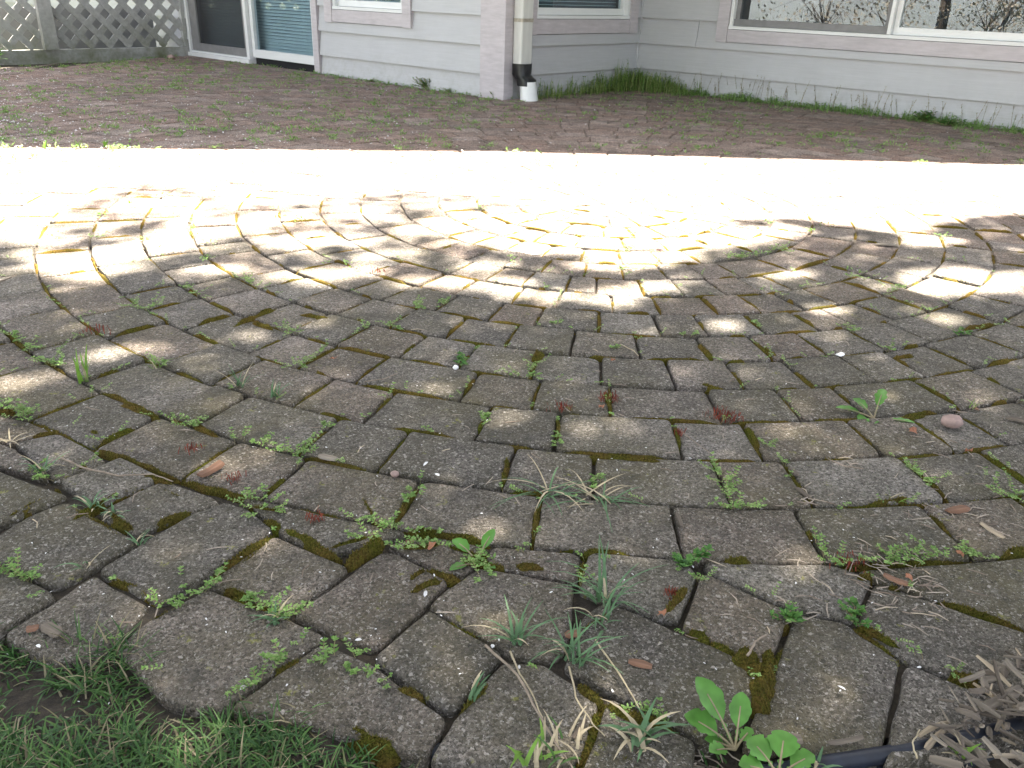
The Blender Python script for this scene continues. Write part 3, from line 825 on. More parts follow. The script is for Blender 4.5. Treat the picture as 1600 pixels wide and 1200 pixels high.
# ------------------------------------------------------------------ moss in the joints
moss = MB(); fuzz = MB()
def moss_run(p0, p1, hw, hgt, fz):
    d = p1 - p0; Ln = d.length
    if Ln < .012: return
    d /= Ln; nrm = Vector((-d.y, d.x, 0)); step = .006 if fz else .012
    k = max(3, int(Ln / step)); prof_ = [(-1, -.012), (-.8, -.3), (-.35, .75), (.1, 1), (.5, .6), (.85, -.25), (1, -.012)]
    V = []; Fq = []; m_ = len(prof_)
    for i in range(k + 1):
        t = i / k; e = min(1, 4 * t, 4 * (1 - t)) ** .5
        c = p0 + d * (Ln * t)
        wv = 1 + .55 * noise.noise((c.x * 45, c.y * 45, 9)); hv = 1 + .8 * noise.noise((c.x * 60, c.y * 60, 2))
        c = c + nrm * (.004 * noise.noise((c.x * 35, c.y * 35, 4)))
        for (a, b) in prof_:
            z = -.014 + (hgt * hv + .014) * max(0, b) * e if b > 0 else -.014
            z += .0012 * noise.noise((c.x * 300 + a * 3, c.y * 300, a * 5))
            V.append(c + nrm * (a * hw * wv * (.35 + .65 * e)) + ZV * z)
    for i in range(k):
        for j in range(m_ - 1): Fq.append((i * m_ + j, i * m_ + j + 1, (i + 1) * m_ + j + 1, (i + 1) * m_ + j))
    moss.add(V, Fq)
    if fz:
        for _ in range(int(Ln * hw * 2 * fz)):
            i = random.randrange(k); j = random.randrange(1, m_ - 2)
            p = Vector(V[i * m_ + j]).lerp(Vector(V[(i + 1) * m_ + j + 1]), rnd())
            a = uni(0, TAU); w = uni(.0005, .0010); hh = uni(.0015, .0042)
            t = Vector((math.cos(a), math.sin(a), 0)); lean = Vector((uni(-1, 1), uni(-1, 1), 0)) * hh * .6
            fuzz.add([p - t * w, p + t * w, p + lean + ZV * hh], [(0, 1, 2)])
for (a, b) in segs:
    c = (a + b) / 2; P = px((c.x, c.y, 0))
    if not (-150 < P[0] < 1750 and 180 < P[1] < 1300): continue
    d = depth((c.x, c.y, 0))
    nn = noise.noise((c.x * 2.2, c.y * 2.2, 11))
    if rnd() > .62 + .5 * nn + (.3 if 1.25 < d < 2.8 else 0): continue
    if P[1] < 300 or (P[1] < 335 and rnd() < .5): continue
    t0 = uni(0, .45); t1 = uni(.55, 1)
    if rnd() < .35: t0, t1 = -.03, 1.03
    fz = 340000 if d < 1.15 else (90000 if d < 1.7 else 0)
    moss_run(a.lerp(b, t0), a.lerp(b, t1), uni(.0055, .0095), uni(-.003, .0035), fz)
# thick cushions traced from the view
CUSH = [("1150,1020 1190,1062 1185,1112", .024, .011), ("1200,1015 1195,1080", .014, .010), ("1075,990 1110,1005 1145,1025", .013, .008), ("1035,960 1075,920", .013, .009),
 ("540,880 600,840", .013, .008), ("440,825 530,872", .010, .006), ("410,815 440,825", .010, .007), ("330,900 430,830", .008, .004),
 ("900,1070 940,1098 1050,1140", .013, .004), ("930,1100 910,1180", .018, -.003), ("860,865 915,855", .001, .0), ("805,882 850,893", .009, .006),
 ("910,862 985,868", .010, .006), ("620,1078 660,1092", .010, .006), ("640,925 690,905", .008, .005), ("720,880 760,870", .010, .004),
 ("640,905 665,890 720,905", .007, .004), ("1130,878 1175,880", .010, .006), ("1340,905 1360,900", .010, .006), ("905,712 1050,722", .009, .006), ("785,755 795,712", .008, .005),
 ("835,840 840,790", .008, .004), ("560,770 600,840", .009, .0), ("185,630 255,655", .010, .006), ("300,665 345,682", .009, .005), ("215,742 270,755", .008, .004),
 ("175,820 205,825", .010, .007), ("830,565 850,552", .013, .012), ("870,650 875,690", .008, .004), ("945,610 955,645", .008, .007), ("1055,665 1060,700", .008, .004),
 ("1165,665 1190,700", .008, .004), ("1085,600 1140,612", .012, .003), ("1090,535 1115,560", .011, .003), ("1190,540 1215,560", .009, .003),
 ("1250,590 1275,605", .009, .004), ("1390,560 1430,555", .009, .004), ("1500,515 1560,505", .009, .004), ("1545,570 1580,562", .009, .005),
 ("1400,655 1450,648", .008, .003), ("1430,660 1480,695", .007, .002), ("1350,790 1430,780", .010, .005), ("1560,865 1640,855", .010, .005), ("1485,1055 1530,1062", .016, .007),
 ("560,1150 620,1170", .014, .004), ("540,1140 580,1150", .012, .002), ("750,880 790,885", .006, .002), ("360,510 440,480", .009, .004), ("465,490 520,500", .009, .004), ("390,502 430,515", .008, .004),
 ("100,820 200,760", .008, .003), ("0,815 80,775", .008, .003), ("470,1030 430,1050", .012, .003)]
for t, hw, hg in CUSH:
    q = [G(*map(float, u.split(','))) for u in t.split()]
    for i in range(len(q) - 1):
        dd = (q[i + 1] - q[i]).normalized() * .004
        moss_run(q[i] - dd, q[i + 1] + dd, hw, hg, 380000 if depth(q[i]) < 1.15 else 110000)
o = moss.build('moss', M['moss'], smooth=True); o['kind'] = 'stuff'; tag(o, 'olive and golden brown moss filling the joints between the pavers', 'moss')
o = fuzz.build('moss_fuzz', M['mossblade']); o['kind'] = 'stuff'; tag(o, 'short green moss fuzz on the cushions in the joints', 'moss')
red = MB()
for (x, y, r, cnt) in [(950, 625, 12, 70), (878, 640, 14, 45), (1132, 652, 22, 120), (150, 517, 18, 40), (590, 425, 10, 30), (300, 705, 14, 30), (495, 812, 14, 35), (1325, 880, 20, 50), (1050, 930, 10, 40), (365, 750, 12, 25), (1060, 680, 8, 25)]:
    c = G(x, y); w = r * depth(c) / FPX
    for _ in range(cnt):
        p = c + Vector((random.gauss(0, w * .6), random.gauss(0, w * .5), 0)); hh = uni(.004, .012); a = uni(0, TAU)
        t = Vector((math.cos(a), math.sin(a), 0)) * .0006; tip = p + Vector((uni(-.4, .4) * hh, uni(-.4, .4) * hh, hh))
        red.add([p - t, p + t, tip + t, tip - t], [(0, 1, 2, 3)])
o = red.build('red_moss', M['redmoss']); o['kind'] = 'stuff'; tag(o, 'small rusty red moss stalks sprouting in the paver joints', 'moss')

# ------------------------------------------------------------------ plants
def leaf(mb, p, d, up, ln, w, mi=0, fold=.25):
    d = d.normalized(); s = d.cross(up)
    if s.length < 1e-4: s = Vector((1, 0, 0))
    s.normalize(); u = s.cross(d)
    mb.add([p, p + d * ln * .45 + s * w + u * w * fold, p + d * ln - u * ln * .12, p + d * ln * .45 - s * w + u * w * fold], [(0, 1, 2), (0, 2, 3)], mi)
def sprig(mb, base, head, ln, ls, rise=.4, curl=.3):
    """a creeping stem with leaf pairs"""
    n = max(3, int(ln / (ls * .85))); p = base.copy(); a = head
    pts = [p.copy()]
    for i in range(n):
        a += uni(-curl, curl); t = i / n
        p = p + Vector((math.cos(a), math.sin(a), 0)) * (ln / n * .85) + ZV * (ln / n * (rise * (0.3 + t) * uni(.3, 1.3)))
        p.z = max(p.z, .003)
        pts.append(p.copy())
        if i >= 0:
            tang = a; sgn = 1 if i % 2 else -1
            for s in (1, -1):
                b = a + s * (uni(.7, 1.3)); dv = Vector((math.cos(b), math.sin(b), uni(.1, .7)))
                leaf(mb, p, dv, ZV, ls * uni(.7, 1.2) * (1.1 - .3 * t), ls * .28 * uni(.8, 1.2))
    for _ in range(4):
        b = uni(0, TAU); leaf(mb, pts[-1], Vector((math.cos(b), math.sin(b), .9)), ZV, ls * .8, ls * .24)
    tube(mb, pts[::2] if len(pts) > 4 else pts, ls * .07, 3, 1, False)
NEAR = [(a, b) for a, b in segs if px((a + b) / 2)[1] > 280]
def chickweed(x, y, r, label, n=None, ls=.0074, squash=.9, group='chickweed in the joints', name='chickweed_plant', mt='weed', rise=.5):
    c = G(x, y, .001); w = r * depth(c) / FPX
    mb = MB(); n = int(2.1 * n)
    js = [(a, b_) for a, b_ in NEAR if ((a + b_) / 2 - c).length < w + .12]
    spots = []
    for a, b_ in js:
        for k in range(13):
            p = a.lerp(b_, k / 12)
            if (p.x - c.x) ** 2 + (p.y - c.y) ** 2 < (w * .95) ** 2 + .0001: spots.append((p, math.atan2(b_.y - a.y, b_.x - a.x)))
    for _ in range(n):
        if spots and rnd() < .85:
            p, hd = random.choice(spots); b = Vector((p.x + uni(-.003, .003), p.y + uni(-.003, .003), uni(-.006, .001)))
            hd = hd + (math.pi if rnd() < .5 else 0) + random.gauss(0, .55)
        else:
            b = c + Vector((uni(-w, w) * .5, uni(-w, w) * .4, uni(-.006, .002))); hd = uni(0, TAU)
        sprig(mb, b, hd, uni(.3, 1.0) * min(.06, max(w * .9, .016)), ls * uni(.75, 1.15), rise * uni(.4, 1.6))
    o = mb.build(name, [M[mt], M['weedstem']], loc=(c.x, c.y, 0))
    return tag(o, label, 'weed', group)
WEEDS = [
 (1133, 762, 58, 'chickweed patch lying over the paver left of the dark stained stone', 12), (1380, 868, 60, 'broad chickweed mat in the joint above the pine needle litter at lower right', 9),
 (1470, 862, 55, 'right end of the broad chickweed mat above the needle litter', 8), (1310, 862, 35, 'left tip of the broad chickweed mat above the needle litter', 6),
 (1470, 740, 42, 'chickweed trail below the round stone near the right edge', 8), (1555, 755, 50, 'chickweed trail running out at the right edge beside the dark gap', 8),
 (400, 785, 45, 'chickweed clump directly below the curved twig', 9), (580, 818, 40, 'thin chickweed sprigs left of the upper dandelion, along a mossy joint', 8),
 (655, 835, 38, 'chickweed sprigs between the mossy fork and the upper dandelion', 8), (755, 895, 40, 'chickweed with fleshy tips beneath the upper dandelion', 7),
 (650, 775, 22, 'upright chickweed sprig at the corner above the upper dandelion', 4), (405, 1045, 50, 'light green chickweed on the paver corner above the lawn edge', 7),
 (545, 1015, 42, 'chickweed sprig on the joint beside the crack in the front row', 6), (555, 1055, 25, 'small chickweed shoot hanging on the front border paver', 3),
 (440, 955, 48, 'chickweed mixed with grey grass at the corner of four pavers at lower left', 7), (300, 905, 40, 'chickweed trail in the joint of the large lower left pavers', 6),
 (275, 928, 25, 'small chickweed tip on the edge of a large lower left paver', 4), (385, 945, 22, 'tiny chickweed piece by the thin bent grass stalk', 4),
 (295, 660, 35, 'chickweed below the rusty moss pad in the left half', 7), (400, 690, 35, 'chickweed left part in the joint right of the golden moss', 6),
 (455, 700, 38, 'bushy chickweed at the corner above the grey wood chip', 8), (490, 670, 18, 'single chickweed sprig in the joint beside a large paver', 3),
 (40, 630, 45, 'bright sunny chickweed clump at the left edge', 9), (25, 655, 25, 'chickweed tail below the bright clump at the left edge', 4),
 (60, 735, 30, 'grey green chickweed by the left edge near the dry grass', 5), (45, 885, 45, 'chickweed in the wide joint at the lower left edge', 8),
 (830, 578, 34, 'chickweed growing round the moss knob in the middle', 6), (478, 563, 35, 'pale chickweed among white petals left of the middle', 6),
 (650, 478, 28, 'bushy green chickweed tuft on the paver corner, upper middle', 6), (690, 475, 20, 'right twin of the bushy tuft on the upper middle paver corner', 5), (595, 503, 38, 'chickweed row in the joint below the bushy upper tuft', 6),
 (450, 520, 22, 'small chickweed cluster by a white petal, left of middle', 4), (1165, 402, 32, 'chickweed row in the dark shade right of the sunny patch', 6),
 (1215, 393, 30, 'chickweed row at the far end of the dark shade', 6), (1140, 400, 22, 'chickweed crumbs at the sun and shade border', 4),
 (1350, 438, 24, 'small chickweed beside the golden gap on the right', 4), (1390, 448, 22, 'chickweed at the sunlit paver on the right', 4),
 (1400, 545, 20, 'chickweed by the white feather on the right', 4), (1335, 515, 20, 'chickweed in the joint left of the curled needle', 4),
 (240, 472, 38, 'chickweed line with petals at upper left', 6), (305, 453, 28, 'chickweed line behind a small paver at upper left', 5),
 (150, 372, 14, 'tiny chickweed at the edge of the glare, left', 3), (300, 345, 16, 'dark little weed in the glare at upper left', 4),
 (388, 440, 26, 'chickweed bits at a sunny paver corner', 5), (100, 555, 40, 'chickweed cover in the joint left of the upright grass', 7), (55, 540, 35, 'chickweed near the red sprouts at the left edge', 6),
 (20, 525, 28, 'chickweed at the left edge above the red sprouts', 5), (265, 565, 24, 'chickweed beside the yellow green moss at left', 4), (625, 512, 18, 'chickweed crumb on the wide paver, upper middle', 3),
 (995, 420, 24, 'chickweed in the sunny joint, middle', 4), (980, 385, 26, 'grey weed in the sun gap, middle', 5), (705, 345, 14, 'weed speck before the glare, middle', 3), (752, 326, 20, 'weed in the glare edge, middle', 4),
 (1480, 372, 16, 'weed below the long chip on the right', 4), (1185, 510, 14, 'chickweed speck under the row of pavers on the right', 3), (1080, 525, 14, 'chickweed speck in the middle ring', 3), (866, 505, 12, 'chickweed speck near the small central paver', 3),
 (960, 545, 14, 'chickweed speck below a cracked corner', 3), (870, 690, 18, 'chickweed line left of the long mossy joint', 4), (740, 650, 18, 'grey leafed weed between two pavers by the sun fleck', 4), (930, 750, 20, 'chickweed in the joint above the flattened grass', 4),
 (1080, 872, 26, 'mint like weed pair beside the mossy wedge', 5), (1320, 955, 24, 'round leafed seedling beside the dead stem', 4), (1505, 520, 16, 'heart leafed seedling in a right hand joint', 3), (720, 563, 18, 'three leafed seedling beside a white pebble', 3), (1225, 965, 18, 'little clover seedling on the dark crumb', 3), (1200, 695, 12, 'speck of weed on the ring joint, right of middle', 3),
]
used = set()
for (x, y, r, lab, n) in WEEDS:
    broad = any(w in lab for w in ('seedling', 'mint'))
    chickweed(x, y, r, lab, n, ls=.0060 if not broad else .010, name='seedling' if broad else 'chickweed_plant', mt='darkweed' if broad else 'weed', group=None if broad else 'chickweed in the joints')

# little weeds in the far joints: nobody can count them
nw = MB()
for (a, b) in NEAR:
    c = (a + b) / 2; P = px(c)
    if not (-60 < P[0] < 1660 and 400 < P[1] < 1150): continue
    if rnd() > .48 + .7 * noise.noise((c.x * 2.7, c.y * 2.7, 33)): continue
    for _ in range(random.randint(1, 4)):
        p = a.lerp(b, rnd()); hd = math.atan2(b.y - a.y, b.x - a.x) + random.choice([0, math.pi]) + random.gauss(0, .5)
        sprig(nw, Vector((p.x, p.y, -.005)), hd, uni(.008, .026), uni(.0035, .0055), uni(.2, .8))
o = nw.build('creeping_weeds', [M['weed'], M['weedstem']]); o['kind'] = 'stuff'; tag(o, 'fine creeping weed threads along the near paver joints', 'weeds')
fw = MB()
cand = [s for s in segs if 60 < px(((s[0].x + s[1].x) / 2, (s[0].y + s[1].y) / 2, 0))[1] < 420]
random.shuffle(cand)
for (a, b) in cand:
    p = a.lerp(b, rnd()); P = px((p.x, p.y, 0))
    if not (-60 < P[0] < 1660): continue
    dens = .34 + 1.0 * noise.noise((p.x * 1.1, p.y * 1.1, 21))
    if P[1] < 235: dens += .25 * (1 if P[0] < 1100 else .2)
    else: dens *= .35
    if rnd() > dens: continue
    big = P[1] < 260
    for _ in range(random.randint(1, 5) if big else 2):
        q = p + Vector((uni(-.05, .05), uni(-.04, .04), 0)) * (1 if big else .4)
        ln = uni(.012, .036) if big else uni(.008, .018)
        n = random.randint(3, 7)
        for i in range(n):
            an = uni(0, TAU); dv = Vector((math.cos(an), math.sin(an), uni(.3, 1.6)))
            leaf(fw, q + Vector((uni(-.015, .015), uni(-.015, .015), uni(0, .01))), dv, ZV, ln * uni(.4, .9), .0032, 0)
o = fw.build('joint_weeds', M['weed']); o['kind'] = 'stuff'; tag(o, 'small green weeds dotted through the far paver joints', 'weeds')

# weeds along the walls
def wall_weeds(name, O, U, n, s0, s1, cnt, hmin, hmax, dens, label, mts, spread=.10, seed=0):
    mb = MB()
    for _ in range(cnt):
        s = s0 + (s1 - s0) * rnd(); f = dens((s - s0) / (s1 - s0))
        if rnd() > f: continue
        p = O + U * s + n * (abs(random.gauss(0, spread)) + .03); p.z = -.005
        hh = uni(hmin, hmax) * (.5 + .5 * f) * (.55 + .9 * max(0, .5 + noise.noise((s * 9, 3, 1)))); a = uni(0, TAU)
        bend = Vector((math.cos(a), math.sin(a), 0)) * hh * uni(.1, .45)
        w = uni(.0012, .0028); t = Vector((-math.sin(a), math.cos(a), 0)) * w
        mb.add([p - t, p + t, p + bend * .4 + ZV * hh * .6 + t * .8, p + bend * .4 + ZV * hh * .6 - t * .8, p + bend + ZV * hh], [(0, 1, 2, 3), (3, 2, 4)])
        for k in range(random.randint(1, 4)):
            tt = uni(.15, .9); q = p + bend * tt * tt + ZV * hh * tt; b = uni(0, TAU)
            leaf(mb, q, Vector((math.cos(b), math.sin(b), uni(0, .8))), ZV, uni(.010, .022), uni(.003, .006))
    o = mb.build(name, mts); o['kind'] = 'stuff'; return tag(o, label, 'weeds')
wall_weeds('corner_weeds', HC, VH, n2, .18, 1.8 * S, 1900, .03, .19, lambda t: .14 + .86 * t ** 1.6, 'lush green weeds filling the inner corner of the house under the window', M['bankweed'], .07)
wall_weeds('corner_weeds', HI, -UH, n1, .02, .60, 1500, .03, .17, lambda t: 1 - .9 * t, 'tall green weed bank at the inner corner along the right wall', M['bankweed'], .12)
wall_weeds('wall_weeds', HI, -UH, n1, .4, 3.3, 3000, .015, .07, lambda t: .25 + .6 * max(0, .5 + noise.noise((t * 14, 7, 2))), 'low green weeds along the foot of the right wall', M['weed'], .07)
wall_weeds('wall_weeds', HC, UH, n1, .2, 2.0, 260, .012, .035, lambda t: .6, 'sparse weed shoots along the foot of the left wall', M['weed'], .03)
sd_ = MB()
for _ in range(120):
    s = uni(.25, 3.1); p = HI - UH * s + n1 * abs(random.gauss(.03, .04)); p.z = 0
    hh = uni(.07, .17); a = uni(0, TAU); tip = p + Vector((math.cos(a) * hh * .25, math.sin(a) * hh * .25, hh))
    tube(sd_, [p, p.lerp(tip, .5) + Vector((uni(-.006, .006), 0, 0)), tip], [.0014, .001, .0007], 3, 0, False)
    for k in range(9):
        q = p.lerp(tip, uni(.45, 1)); b = uni(0, TAU); leaf(sd_, q, Vector((math.cos(b), math.sin(b), .9)), ZV, uni(.007, .013), .0022)
o = sd_.build('seeding_weeds', M['weedstem']); o['kind'] = 'stuff'; tag(o, 'thin seeding weed stalks standing against the right wall', 'weeds')
def bush(x, y, r, hgt, label, n=60, mt='darkweed', ls=.02, name='bushy_weed'):
    c = G(x, y); w = r * depth(c) / FPX; mb = MB()
    for _ in range(n):
        a = uni(0, TAU); q = c + Vector((math.cos(a) * w * rnd() * .25, math.sin(a) * w * rnd() * .2, 0))
        tip = c + Vector((math.cos(a) * w * rnd(), math.sin(a) * w * rnd() * .5, hgt * uni(.3, 1)))
        tube(mb, [q, q.lerp(tip, .6), tip], .0013, 3, 1, False)
        for k in range(6):
            b = uni(0, TAU); leaf(mb, q.lerp(tip, uni(.3, 1)), Vector((math.cos(b), math.sin(b), uni(0, .8))), ZV, ls * uni(.6, 1.1), ls * .3)
    o = mb.build(name, [M[mt], M['weedstem']], loc=(c.x, c.y, 0)); return tag(o, label, 'weed')
bush(672, 139, 30, .075, 'bushy dark green weed at the wall left of the downspout', 60)
bush(703, 144, 18, .03, 'low trailing weed just right of the bushy wall weed', 25, 'weed', .012)
bush(1443, 190, 22, .06, 'dark rosette weed at the foot of the right wall', 40, 'darkweed', .028)
bush(1480, 196, 30, .04, 'low leafy weed just right of the dark rosette at the wall', 40, 'darkweed', .022)
bush(775, 154, 14, .045, 'scrappy weed at the foot of the corner trim', 20, 'weed', .012)
bush(580, 128, 12, .03, 'small weed at the foot of the left wall', 16, 'weed', .012)
bush(825, 148, 22, .07, 'weed clump leaning against the white spout', 40, 'darkweed', .02)

# blades and tufts
def blade_geo(mb, p, a, ln, w, bend, n=5, lift=1.0, mi=0):
    d = Vector((math.cos(a), math.sin(a), 0)); t = Vector((-d.y, d.x, 0)); V = []
    for i in range(n + 1):
        s = i / n; ang = (math.pi / 2 * lift) * (1 - s * bend)
        if i == 0: q = p.copy()
        else: q = q + (d * math.cos(ang) + ZV * math.sin(ang)) * (ln / n)
        q.z = max(q.z, p.z + .0005 if i else p.z)
        ww = w * (1 - s ** 2.2) + .0002
        V += [q - t * ww + ZV * ww * .4, q + t * ww + ZV * ww * .4]
    mb.add(V, [(2 * i, 2 * i + 1, 2 * i + 3, 2 * i + 2) for i in range(n)], mi)
def tuft(x, y, hpx, n, label, mt='bluegrass', w=.0013, bend=(.6, 1.3), lift=(.55, 1.0), straw=2, name='grass_tuft', spread=.006, arc=None):
    c = G(x, y, -.002); ln = hpx * depth(c) / FPX
    t = empty(name, (c.x, c.y, 0), label, 'grass', 'grass tufts in the joints')
    for i in range(n + straw):
        mb = MB(); a = uni(0, TAU) if arc is None else uni(*arc)
        blade_geo(mb, c + Vector((uni(-1, 1), uni(-1, 1), 0)) * spread, a, ln * uni(.55, 1.15), w * uni(.7, 1.2), uni(*bend), 5, uni(*lift))
        part('blade', mb, M[mt] if i < n else M['straw'], parent=t)
    return t
tuft(945, 940, 110, 20, 'blue green grass tuft at bottom middle, uppermost of three', spread=.010)
tuft(895, 1035, 95, 20, 'blue green grass tuft at bottom middle, lowest and densest of three', spread=.010)
tuft(808, 1005, 80, 15, 'blue green grass tuft at bottom middle, leftmost of three', spread=.005)
tuft(935, 975, 70, 10, 'short grey grass between the two larger bottom middle tufts', spread=.012)
tuft(850, 772, 90, 12, 'flattened long grass with pale straw right of the mossy upright joint', bend=(1.0, 1.6), lift=(.2, .6), straw=5, w=.0012, spread=.012)
tuft(935, 780, 90, 12, 'flattened grass with dry ends in the joint, middle', bend=(1.0, 1.6), lift=(.2, .6), straw=9, w=.0012, spread=.018)
tuft(130, 598, 60, 8, 'bright upright grass tuft in the left part', 'brightgrass', .0020, (.1, .6), (.85, 1.0), 1)
tuft(430, 622, 38, 12, 'spiky little grass tuft with petals beside it', 'bluegrass', .0011, (.3, .9))
tuft(375, 605, 38, 10, 'thin spiky grass tuft left of the petal tuft', 'bluegrass', .0010, (.3, .9), straw=5)
tuft(245, 575, 30, 9, 'small yellow green grass tuft by the moss', 'brightgrass', .0010, (.3, .9))
tuft(65, 738, 45, 10, 'grey green grass tuft near the left edge', 'bluegrass', .0012, (.6, 1.3))
tuft(148, 795, 38, 10, 'short spiky grass tuft beside the mossy end, left', 'bluegrass', .0013)
tuft(180, 805, 32, 9, 'short spiky grass tuft touching the moss pad, left', 'bluegrass', .0013)
tuft(218, 850, 30, 7, 'few grey blades in the joint of the large left pavers', 'bluegrass', .0012)
tuft(135, 885, 45, 4, 'two long thin blades in the lower left joint', 'bluegrass', .0011)
tuft(430, 975, 45, 9, 'grey grass in the corner of four lower left pavers', 'bluegrass', .0014)
tuft(738, 1090, 45, 5, 'blades lying along the joint of the front border', 'bluegrass', .0016, arc=(.7, 1.2))
tuft(1000, 1160, 80, 12, 'grass tuft on the mulch strip at bottom middle', 'bluegrass', .0022, straw=8, spread=.014)
tuft(830, 1185, 60, 8, 'grass tuft by the edging at bottom middle', 'brightgrass', .0018, straw=5, spread=.012)
tuft(880, 1170, 60, 5, 'sparse dry tuft beside the brown stem at bottom middle', 'grass', .0014, straw=9, spread=.016)
tuft(1520, 640, 26, 5, 'single thin grass shoot at the right edge', 'brightgrass', .0010, (.2, .9))
tuft(1395, 785, 32, 3, 'lone thin blades by the dark mossy gap, right', 'brightgrass', .0009, (.3, .9))
tuft(205, 318, 14, 5, 'fresh grass shoots in the glare, upper left', 'brightgrass', .0015, (.2, .7))
tuft(20, 690, 40, 6, 'dry pale grass at the left edge', 'straw', .0013, (.8, 1.4), (.2, .6))
tuft(1500, 1180, 40, 5, 'green blades poking from the mulch, bottom right', 'brightgrass', .0014)
tuft(1280, 1200, 60, 6, 'blades at the bottom edge beside the plastic edging', 'bluegrass', .0014)
for (x, y, lab) in [(70, 232, 'leftmost sunlit grass shoots on the shadow line'), (125, 230, 'second sunlit grass shoots on the shadow line from the left'), (165, 230, 'tallest sunlit grass shoots on the shadow line at left')]:
    tuft(x, y, 16, 6, lab, 'brightgrass', .003, (.2, .7), (.7, 1), 0)

# dandelions: each leaf a part
def dleaf(mb, base, a, ln, w, lift, bend, lobes):
    d = Vector((math.cos(a), math.sin(a), 0)); t = Vector((-d.y, d.x, 0)); n = 16
    q = base.copy(); VL = []; VC = []; VR = []
    for i in range(n + 1):
        s = i / n; ang = lift * (1 - bend * s)
        if i: q = q + (d * math.cos(ang) + ZV * math.sin(ang)) * (ln / n)
        u_ = min(1, max(0, (s - .40) / .60)); env = max(.07, (math.sin(math.pi * u_ ** .8)) ** .7 if 0 < u_ < 1 else 0)
        if .15 < s <= .40 and i % 2: env = .20
        tooth = 1 - (lobes * (1.0 if (i % 3) == 0 else .15)) * (1 if s < .82 else 0)
        ww = w * env * tooth
        u = ZV * ww * .35
        VL.append(q - t * ww + u); VC.append(q.copy()); VR.append(q + t * ww + u)
    V = VL + VC + VR; k = n + 1
    mb.add(V, [(i, k + i, k + i + 1, i + 1) for i in range(n)] + [(k + i, 2 * k + i, 2 * k + i + 1, k + i + 1) for i in range(n)], 0)
    tube(mb, [p + ZV * .0004 for p in VC[:13:2]], [.0016 - .0009 * j / 6 for j in range(7)], 4, 1, False)
def dandelion(x, y, leaves, label, name='dandelion'):
    c = G(x, y, -.004); t = empty(name, (c.x, c.y, 0), label, 'dandelion', 'young dandelions')
    for (deg, lpx, wpx, lift, bend, lob) in leaves:
        mb = MB(); k = depth(c) / FPX
        dleaf(mb, c, math.radians(deg), lpx * k, wpx * k, math.radians(lift), bend, lob)
        part('leaf', mb, [M['dandelion'], M['vein']], parent=t, smooth=True)
    return t
dandelion(745, 880, [(150, 55, 13, 55, .9, .15), (60, 62, 10, 50, .6, .1), (215, 50, 9, 20, 1.2, .2), (330, 35, 7, 20, 1.2, .2)], 'small dandelion with two raised leaves in the middle of the front rows')
dandelion(1365, 655, [(165, 60, 9, 25, 1.1, .2), (135, 45, 11, 50, .8, .2), (60, 62, 10, 50, .7, .3), (200, 30, 13, 10, 1.2, .2), (345, 60, 7, 12, 1.3, .3), (240, 28, 10, 15, 1, .1)], 'dandelion rosette near the right edge beside the round stone')
dandelion(1148, 1172, [(125, 120, 24, 50, .5, .12), (155, 92, 26, 40, .9, .25), (75, 88, 18, 62, .45, .12), (170, 50, 12, 30, 1, .4), (40, 45, 12, 45, .8, .4), (205, 55, 16, 35, .8, .35)], 'largest dandelion with broad upright leaves at the bottom right of centre')
dandelion(1215, 1215, [(70, 75, 26, 55, .9, .2), (130, 70, 28, 50, .9, .3), (20, 70, 20, 45, .9, .3), (180, 70, 22, 40, .9, .3)], 'dandelion leaves cut by the bottom edge next to the plastic edging')

# lawn blades at bottom left
lawn_poly = [flat(G(*q)) for q in [(-500, 925), (-60, 968), (0, 968), (60, 996), (190, 994), (275, 1056), (380, 1072), (440, 1094), (520, 1134), (600, 1190), (700, 1260), (700, 1700), (-900, 1700)]]
lawn = MB()
xs = [p[0] for p in lawn_poly]; ys = [p[1] for p in lawn_poly]
x0, x1, y0, y1 = max(-1.1, min(xs)), max(xs), max(.18, min(ys)), max(ys)
cnt = 0
while cnt < 16000:
    x, y = uni(x0, x1), uni(y0, y1)
    if not inside((x, y), lawn_poly): continue
    cnt += 1
    f = .5 + noise.noise((x * 11, y * 11, 5)) + .3 * noise.noise((x * 40, y * 40, 1))
    if rnd() > f * 1.6 + .02: continue
    z = soil_z(x, y)
    blade_geo(lawn, Vector((x, y, z)), uni(0, TAU), uni(.010, .036) * (.6 + .8 * f), uni(.0004, .0011), uni(.2, 1.1), 3, uni(.1, 1.0))
for _ in range(260):
    u = rnd(); x, y = uni(-.45, .55), 0
    P = G(uni(380, 1300), uni(1150, 1230)); x, y = P.x, P.y
    if rnd() > .5 + noise.noise((x * 16, y * 16, 8)): continue
    blade_geo(lawn, Vector((x, y, soil_z(x, y))), uni(0, TAU), uni(.015, .04), uni(.0007, .0013), uni(.5, 1.4), 3, uni(.3, 1.0))
o = lawn.build('lawn_grass', M['grass']); o['kind'] = 'stuff'; tag(o, 'short green lawn with straw at the bottom left corner', 'grass')

